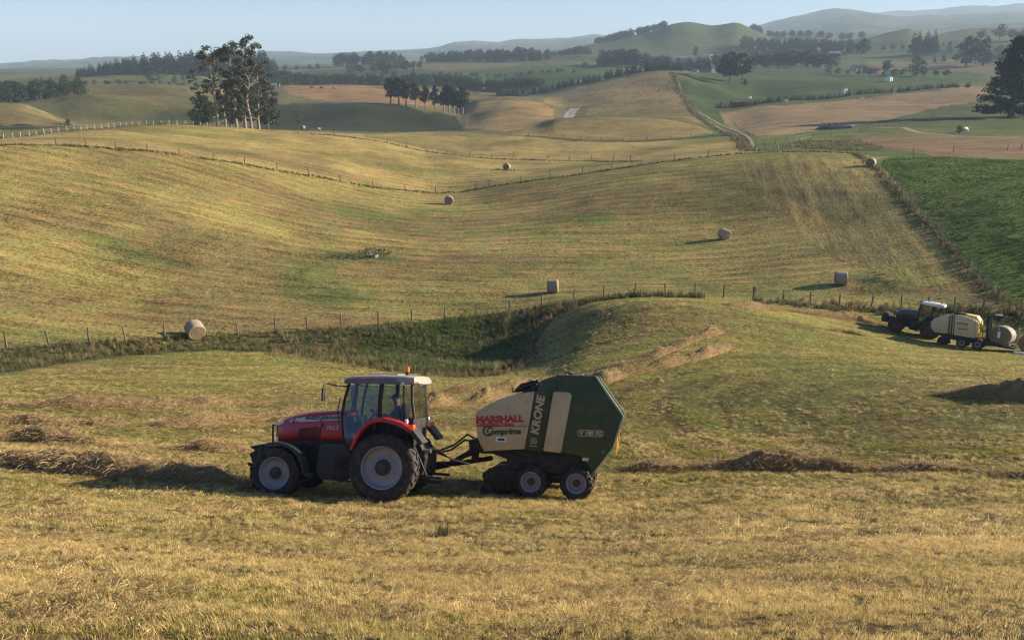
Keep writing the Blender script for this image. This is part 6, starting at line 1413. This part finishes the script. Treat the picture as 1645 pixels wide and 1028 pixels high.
def make_baler_wrapper():
    """baler-wrapper combination of the second outfit; front wheel pair at x about 0"""
    t = empty('baler_wrapper')
    for s in (1, -1):
        wheel('road_wheel', t, -.1, 1.12 * s, .46, .46, .255, 16, RIMG, .2); wheel('road_wheel', t, -1.35, 1.12 * s, .46, .46, .255, 16, RIMG, .7)
        a = prism('front_panel', [(2.55, 1.55), (2.62, 2.05), (2.35, 2.42), (1.75, 2.72), (1.15, 2.86), (1.1, 1.15), (2.2, 1.15)], .98 * s, 1.24 * s, CREAM, t, .06)
        prism('brand_band', [(1.10, 2.87), (.72, 2.92), (.68, 1.10), (1.06, 1.12)], 1.0 * s, 1.19 * s, GREENP, t, .02)
        for x in (1.02, .80): prism('band_stripe', [(x, 2.85), (x - .06, 2.86), (x - .10, 1.15), (x - .04, 1.15)], 1.18 * s, 1.205 * s, CREAM, t, 0)
        b = prism('rear_panel', [(.68, 2.92), (.2, 2.95), (-.9, 2.66), (-1.0, 2.4), (-1.08, 1.0), (.62, 1.08)], .98 * s, 1.24 * s, CREAM, t, .06)
        prism('panel_return', [(-.98, 2.62), (-1.30, 2.30), (-1.36, 1.5), (-1.10, 1.02)], .92 * s, 1.20 * s, paint('yellow_panel', (.80, .58, .20), .5, var=.08), t, .05)
        if s > 0: letters('lettering', 'KRONE', .24, RED, b, (.45, 1.243, 2.1), .004, 0, .012, 0, 1.1); letters('lettering', 'Comprima', .17, GREENP, b, (.35, 1.243, 1.68), .004, .2, .008, 0, 1.1)
        prism('lower_frame', [(2.2, 1.12), (-1.4, 1.0), (-4.2, .52), (-4.2, .36), (-1.4, .5), (1.4, .7)], .75 * s, .98 * s, BLACKP, t, .03); tube('rail', [(-1.2, 1.15 * s, 2.2), (-1.9, 1.15 * s, 2.25), (-2.0, 1.15 * s, 1.3)], .03, BLACKP, t); tube('rail', [(-1.6, 1.12 * s, 2.2), (-1.65, 1.12 * s, 1.2)], .025, BLACKP, t)
        box('warning_board', (-1.55, 1.22 * s, .92), (.42, .03, .32), ORANGE, t, .01)
        prism('wrap_arch', [(-1.9, .9), (-1.75, 2.95), (-1.95, 3.15), (-3.2, 3.15), (-3.2, 3.02), (-2.1, 2.98), (-2.05, .9)], .70 * s, .86 * s, BLACKP if s > 0 else GREENP, t, .03)
    prism('bale_chamber', [(2.2, 1.2), (2.2, 2.45), (1.1, 2.8), (.1, 2.88), (-.85, 2.6), (-1.05, 1.0)], -1.0, 1.0, GREENP, t, .04)
    prism('yellow_hood', [(.1, 2.9), (-.1, 3.05), (-1.0, 2.95), (-1.35, 2.45), (-1.30, 2.2), (-.9, 2.64)], -.75, .75, paint('yellow_panel', (.80, .58, .20), .5, var=.08), t, .05); prism('top_guard', [(.9, 2.9), (.6, 3.12), (-.1, 3.1), (.1, 2.92)], -.85, .85, BLACKP, t, .04)
    prism('wrapping_table', [(-1.9, .58), (-1.9, .70), (-4.3, .52), (-4.3, .40)], -.6, .6, BLACKP, t, .03)
    for x in (-2.4, -3.7): disc('table_roller', (x, 0, .66), .09, 1.2, STEEL, t)
    for s in (1, -1):
        m = tube('wrapping_arm', [(-2.6, 0, 3.12), (-2.6, 1.05 * s, 3.05), (-2.6 - .3 * s, 1.12 * s, 1.8)], .05, BLACKP, t); disc('film_roll', (-2.6 - .3 * s, 1.12 * s, 1.55), .11, .55, WHITEP, m, 'Z', 20)
    box('arch_lamp', (-2.6, 0, 3.22), (.5, .3, .12), WHITEP, t, .03); box('wheel_chock', (-4.6, .9, .12), (.9, .3, .22), WHITEP, t, .04)
    prism('drawbar_beam', [(2.2, 1.1), (2.2, .92), (3.6, .62), (4.1, .55), (4.1, .68), (3.6, .78)], -.2, .2, BLACKP, t, .02); tube('hose_loop', [(2.5, .2, 1.6), (3.0, .2, 1.75), (3.6, .15, 1.3), (4.1, .1, 1.1)], .03, BLACKP, t, 6); prism('pick_up', [(1.0, .2), (1.2, .7), (1.9, .7), (2.0, .25), (1.5, .1)], -.95, .95, BLACKP, t, .03)
    return t

# ---------------------------------------------------------------- the two outfits in place
def seat_on(o, contact, fwd, off_left, sink=.035, span=1.4):
    up = normal_at(contact.x, contact.y, span); f = Vector((fwd[0], fwd[1], 0)); f = (f - up * f.dot(up)).normalized(); l_ = up.cross(f)
    m = place_matrix(o, contact - l_ * off_left - up * sink, f, up); return m
H1 = (-math.cos(math.radians(9.0)), math.sin(math.radians(9.0)))
t1 = make_tractor('red'); tag(t1, 'red tractor with a cream cab roof and grey rims pulling the green baler', 'tractor')
m1 = seat_on(t1, ground(611, 807), H1, 1.15); t1.scale = (.97,) * 3; m1 = m1 @ Matrix.Scale(.97, 4)
person_in_cab(m1, 'person in a grey-blue shirt and dark cap driving the red tractor')
b1 = make_baler(); tag(b1, 'green and cream round baler behind the red tractor', 'baler'); seat_on(b1, ground(925, 803), H1, 1.3); b1.scale = (.98,) * 3
H2 = (-math.cos(math.radians(33)), math.sin(math.radians(33)))
t2 = make_tractor('green'); tag(t2, 'dark green tractor with red wheels and a white roof by the far fence', 'tractor')
c2 = ground(1491, 544); seat_on(t2, c2, H2, .95); t2.scale = (.94,) * 3
H3 = (-math.cos(math.radians(38)), math.sin(math.radians(38)))
b2 = make_baler_wrapper(); tag(b2, 'cream and yellow baler wrapper hitched behind the dark green tractor', 'baler'); m3 = seat_on(b2, ground(1542, 558), H3, 1.1); b2.scale = (.9,) * 3
up3 = Vector(m3.col[2][:3]); f3 = Vector(m3.col[0][:3]); l3 = Vector(m3.col[1][:3]); o3 = Vector(m3.col[3][:3])
bale(o3 + f3 * -2.75 + up3 * .56, (-.72, -.69), 'round bale lying on the wrapping table of the far baler', 1.02, up3, 'bales on and behind the far baler')
q = o3 + f3 * -4.6 + l3 * -1.9; q.z = grid_z(q.x, q.y); bale(q, (-.75, -.66), 'pale round bale just dropped behind the far baler at the right edge', 1.0, None, 'bales on and behind the far baler')
# ---------------------------------------------------------------- stubble of the near hayfield, blade by blade
STR = grassmat('straw_stubble', (0.42, 0.32, 0.125), (0.80, 0.62, 0.275), .35, .35)
GRN = grassmat('green_stubble', (0.17, 0.185, 0.036), (0.42, 0.37, 0.085), .35, .4)
BRN = grassmat('dead_thatch', (0.15, 0.095, 0.045), (0.44, 0.28, 0.12), .4, .2)
SG = scatter_group('stubble', [(blades(24, .058, .05, .0042, .5, 11), STR), (blades(22, .072, .055, .004, .4, 12), STR), (blades(24, .065, .05, .0042, .45, 13), GRN), (blades(26, .048, .06, .0045, .6, 14), GRN),
    (straws(30, .075, .10, .0030, .02, 15), BRN), (straws(20, .10, .11, .0028, .022, 16), STR), (blades(28, .04, .09, .0045, .9, 17), BRN)])
def stubble(name, r0, r1, n, smin, smax, label, amax=0.63, fr=1.5, flat=1.0):
    u = RNG.uniform(0, 1, n); r = np.sqrt(r0 * r0 + (r1 * r1 - r0 * r0) * u); th = RNG.uniform(-amax, amax, n)
    x, y = r * np.sin(th), r * np.cos(th); z = grid_z_many(x, y)
    j = np.clip(np.searchsorted(TH, th), 0, M - 1); keep = np.ones(n, bool)
    keep &= RNG.uniform(0, 1, n) > np.clip((r - r1 * .8) / (r1 * .2), 0, 1) * (r1 > 50); m0 = np.exp(interp1(TH, kv[6], th)) * .985; keep &= ~((r > m0) & (th < bearing(880, 560)[0]))
    a = fbm(x * .35, y * .6, 4, 91); b = fbm(x * .8 + 9, y * 1.3, 4, 92); c = fbm(x * .16, y * .9, 3, 93)
    sparse = fbm(x * fr, y * fr * 1.7, 4, 95, .75) + .5 * fbm(x * .5, y * 1.1, 2, 96); keep &= ~((sparse < .05 * (r < 30) - .02) & (RNG.uniform(0, 1, n) < .88))
    dB = np.hypot(x - bc.x, y - bc.y); inb = (dB < 19) & (x < bc.x + 2) & (r > 24) & (r < 70)
    stripe = np.where(inb, 1.0 * np.sin(dB * 2.4 + 1.0 * b), .5 * fbm((x * .985 - y * .17) * .06, (x * .17 + y * .985) * .75, 3, 97))
    keep &= ~((stripe < -.30) & (RNG.uniform(0, 1, n) < .6)); q = RNG.uniform(0, 1, n) + .55 * a + .6 * stripe - .22 * np.clip((22 - r) / 8, 0, 1); pk = np.where(q > .62, np.where(RNG.uniform(0, 1, n) < .5, 2, 3), np.where(RNG.uniform(0, 1, n) < .5, 0, 1))
    br = (RNG.uniform(0, 1, n) + .75 * b) > .86; pk = np.where(br, RNG.choice([4, 5, 6, 6], n), pk)
    s = RNG.uniform(smin, smax, n) * (1 + .35 * c) * (1 + .45 * fbm(x * 1.1 + 5, y * 1.6, 3, 99))
    o = scatter(name, SG, 7, np.stack([x, y, z - .004], 1)[keep], RNG.uniform(0, 6.28, n)[keep], np.stack([s, s, s * flat], 1)[keep], pk[keep], tilt=RNG.normal(0, .16, (n, 2))[keep], tint=np.clip(.35 + .5 * c, 0, 1)[keep])
    tag(o, label, 'grass', kind='stuff'); return o
stubble('stubble', 4.4, 13, 105000, .65, 1.15, 'short cut straw and grass stubble at the photographer\'s feet', fr=3.6, flat=.85)
stubble('stubble', 13, 30, 135000, .95, 1.75, 'cut grass stubble round the red tractor', fr=2.2, flat=.72)
stubble('stubble', 30, 74, 130000, 1.2, 2.2, 'cut grass stubble between the tractor and the gully', flat=.5)
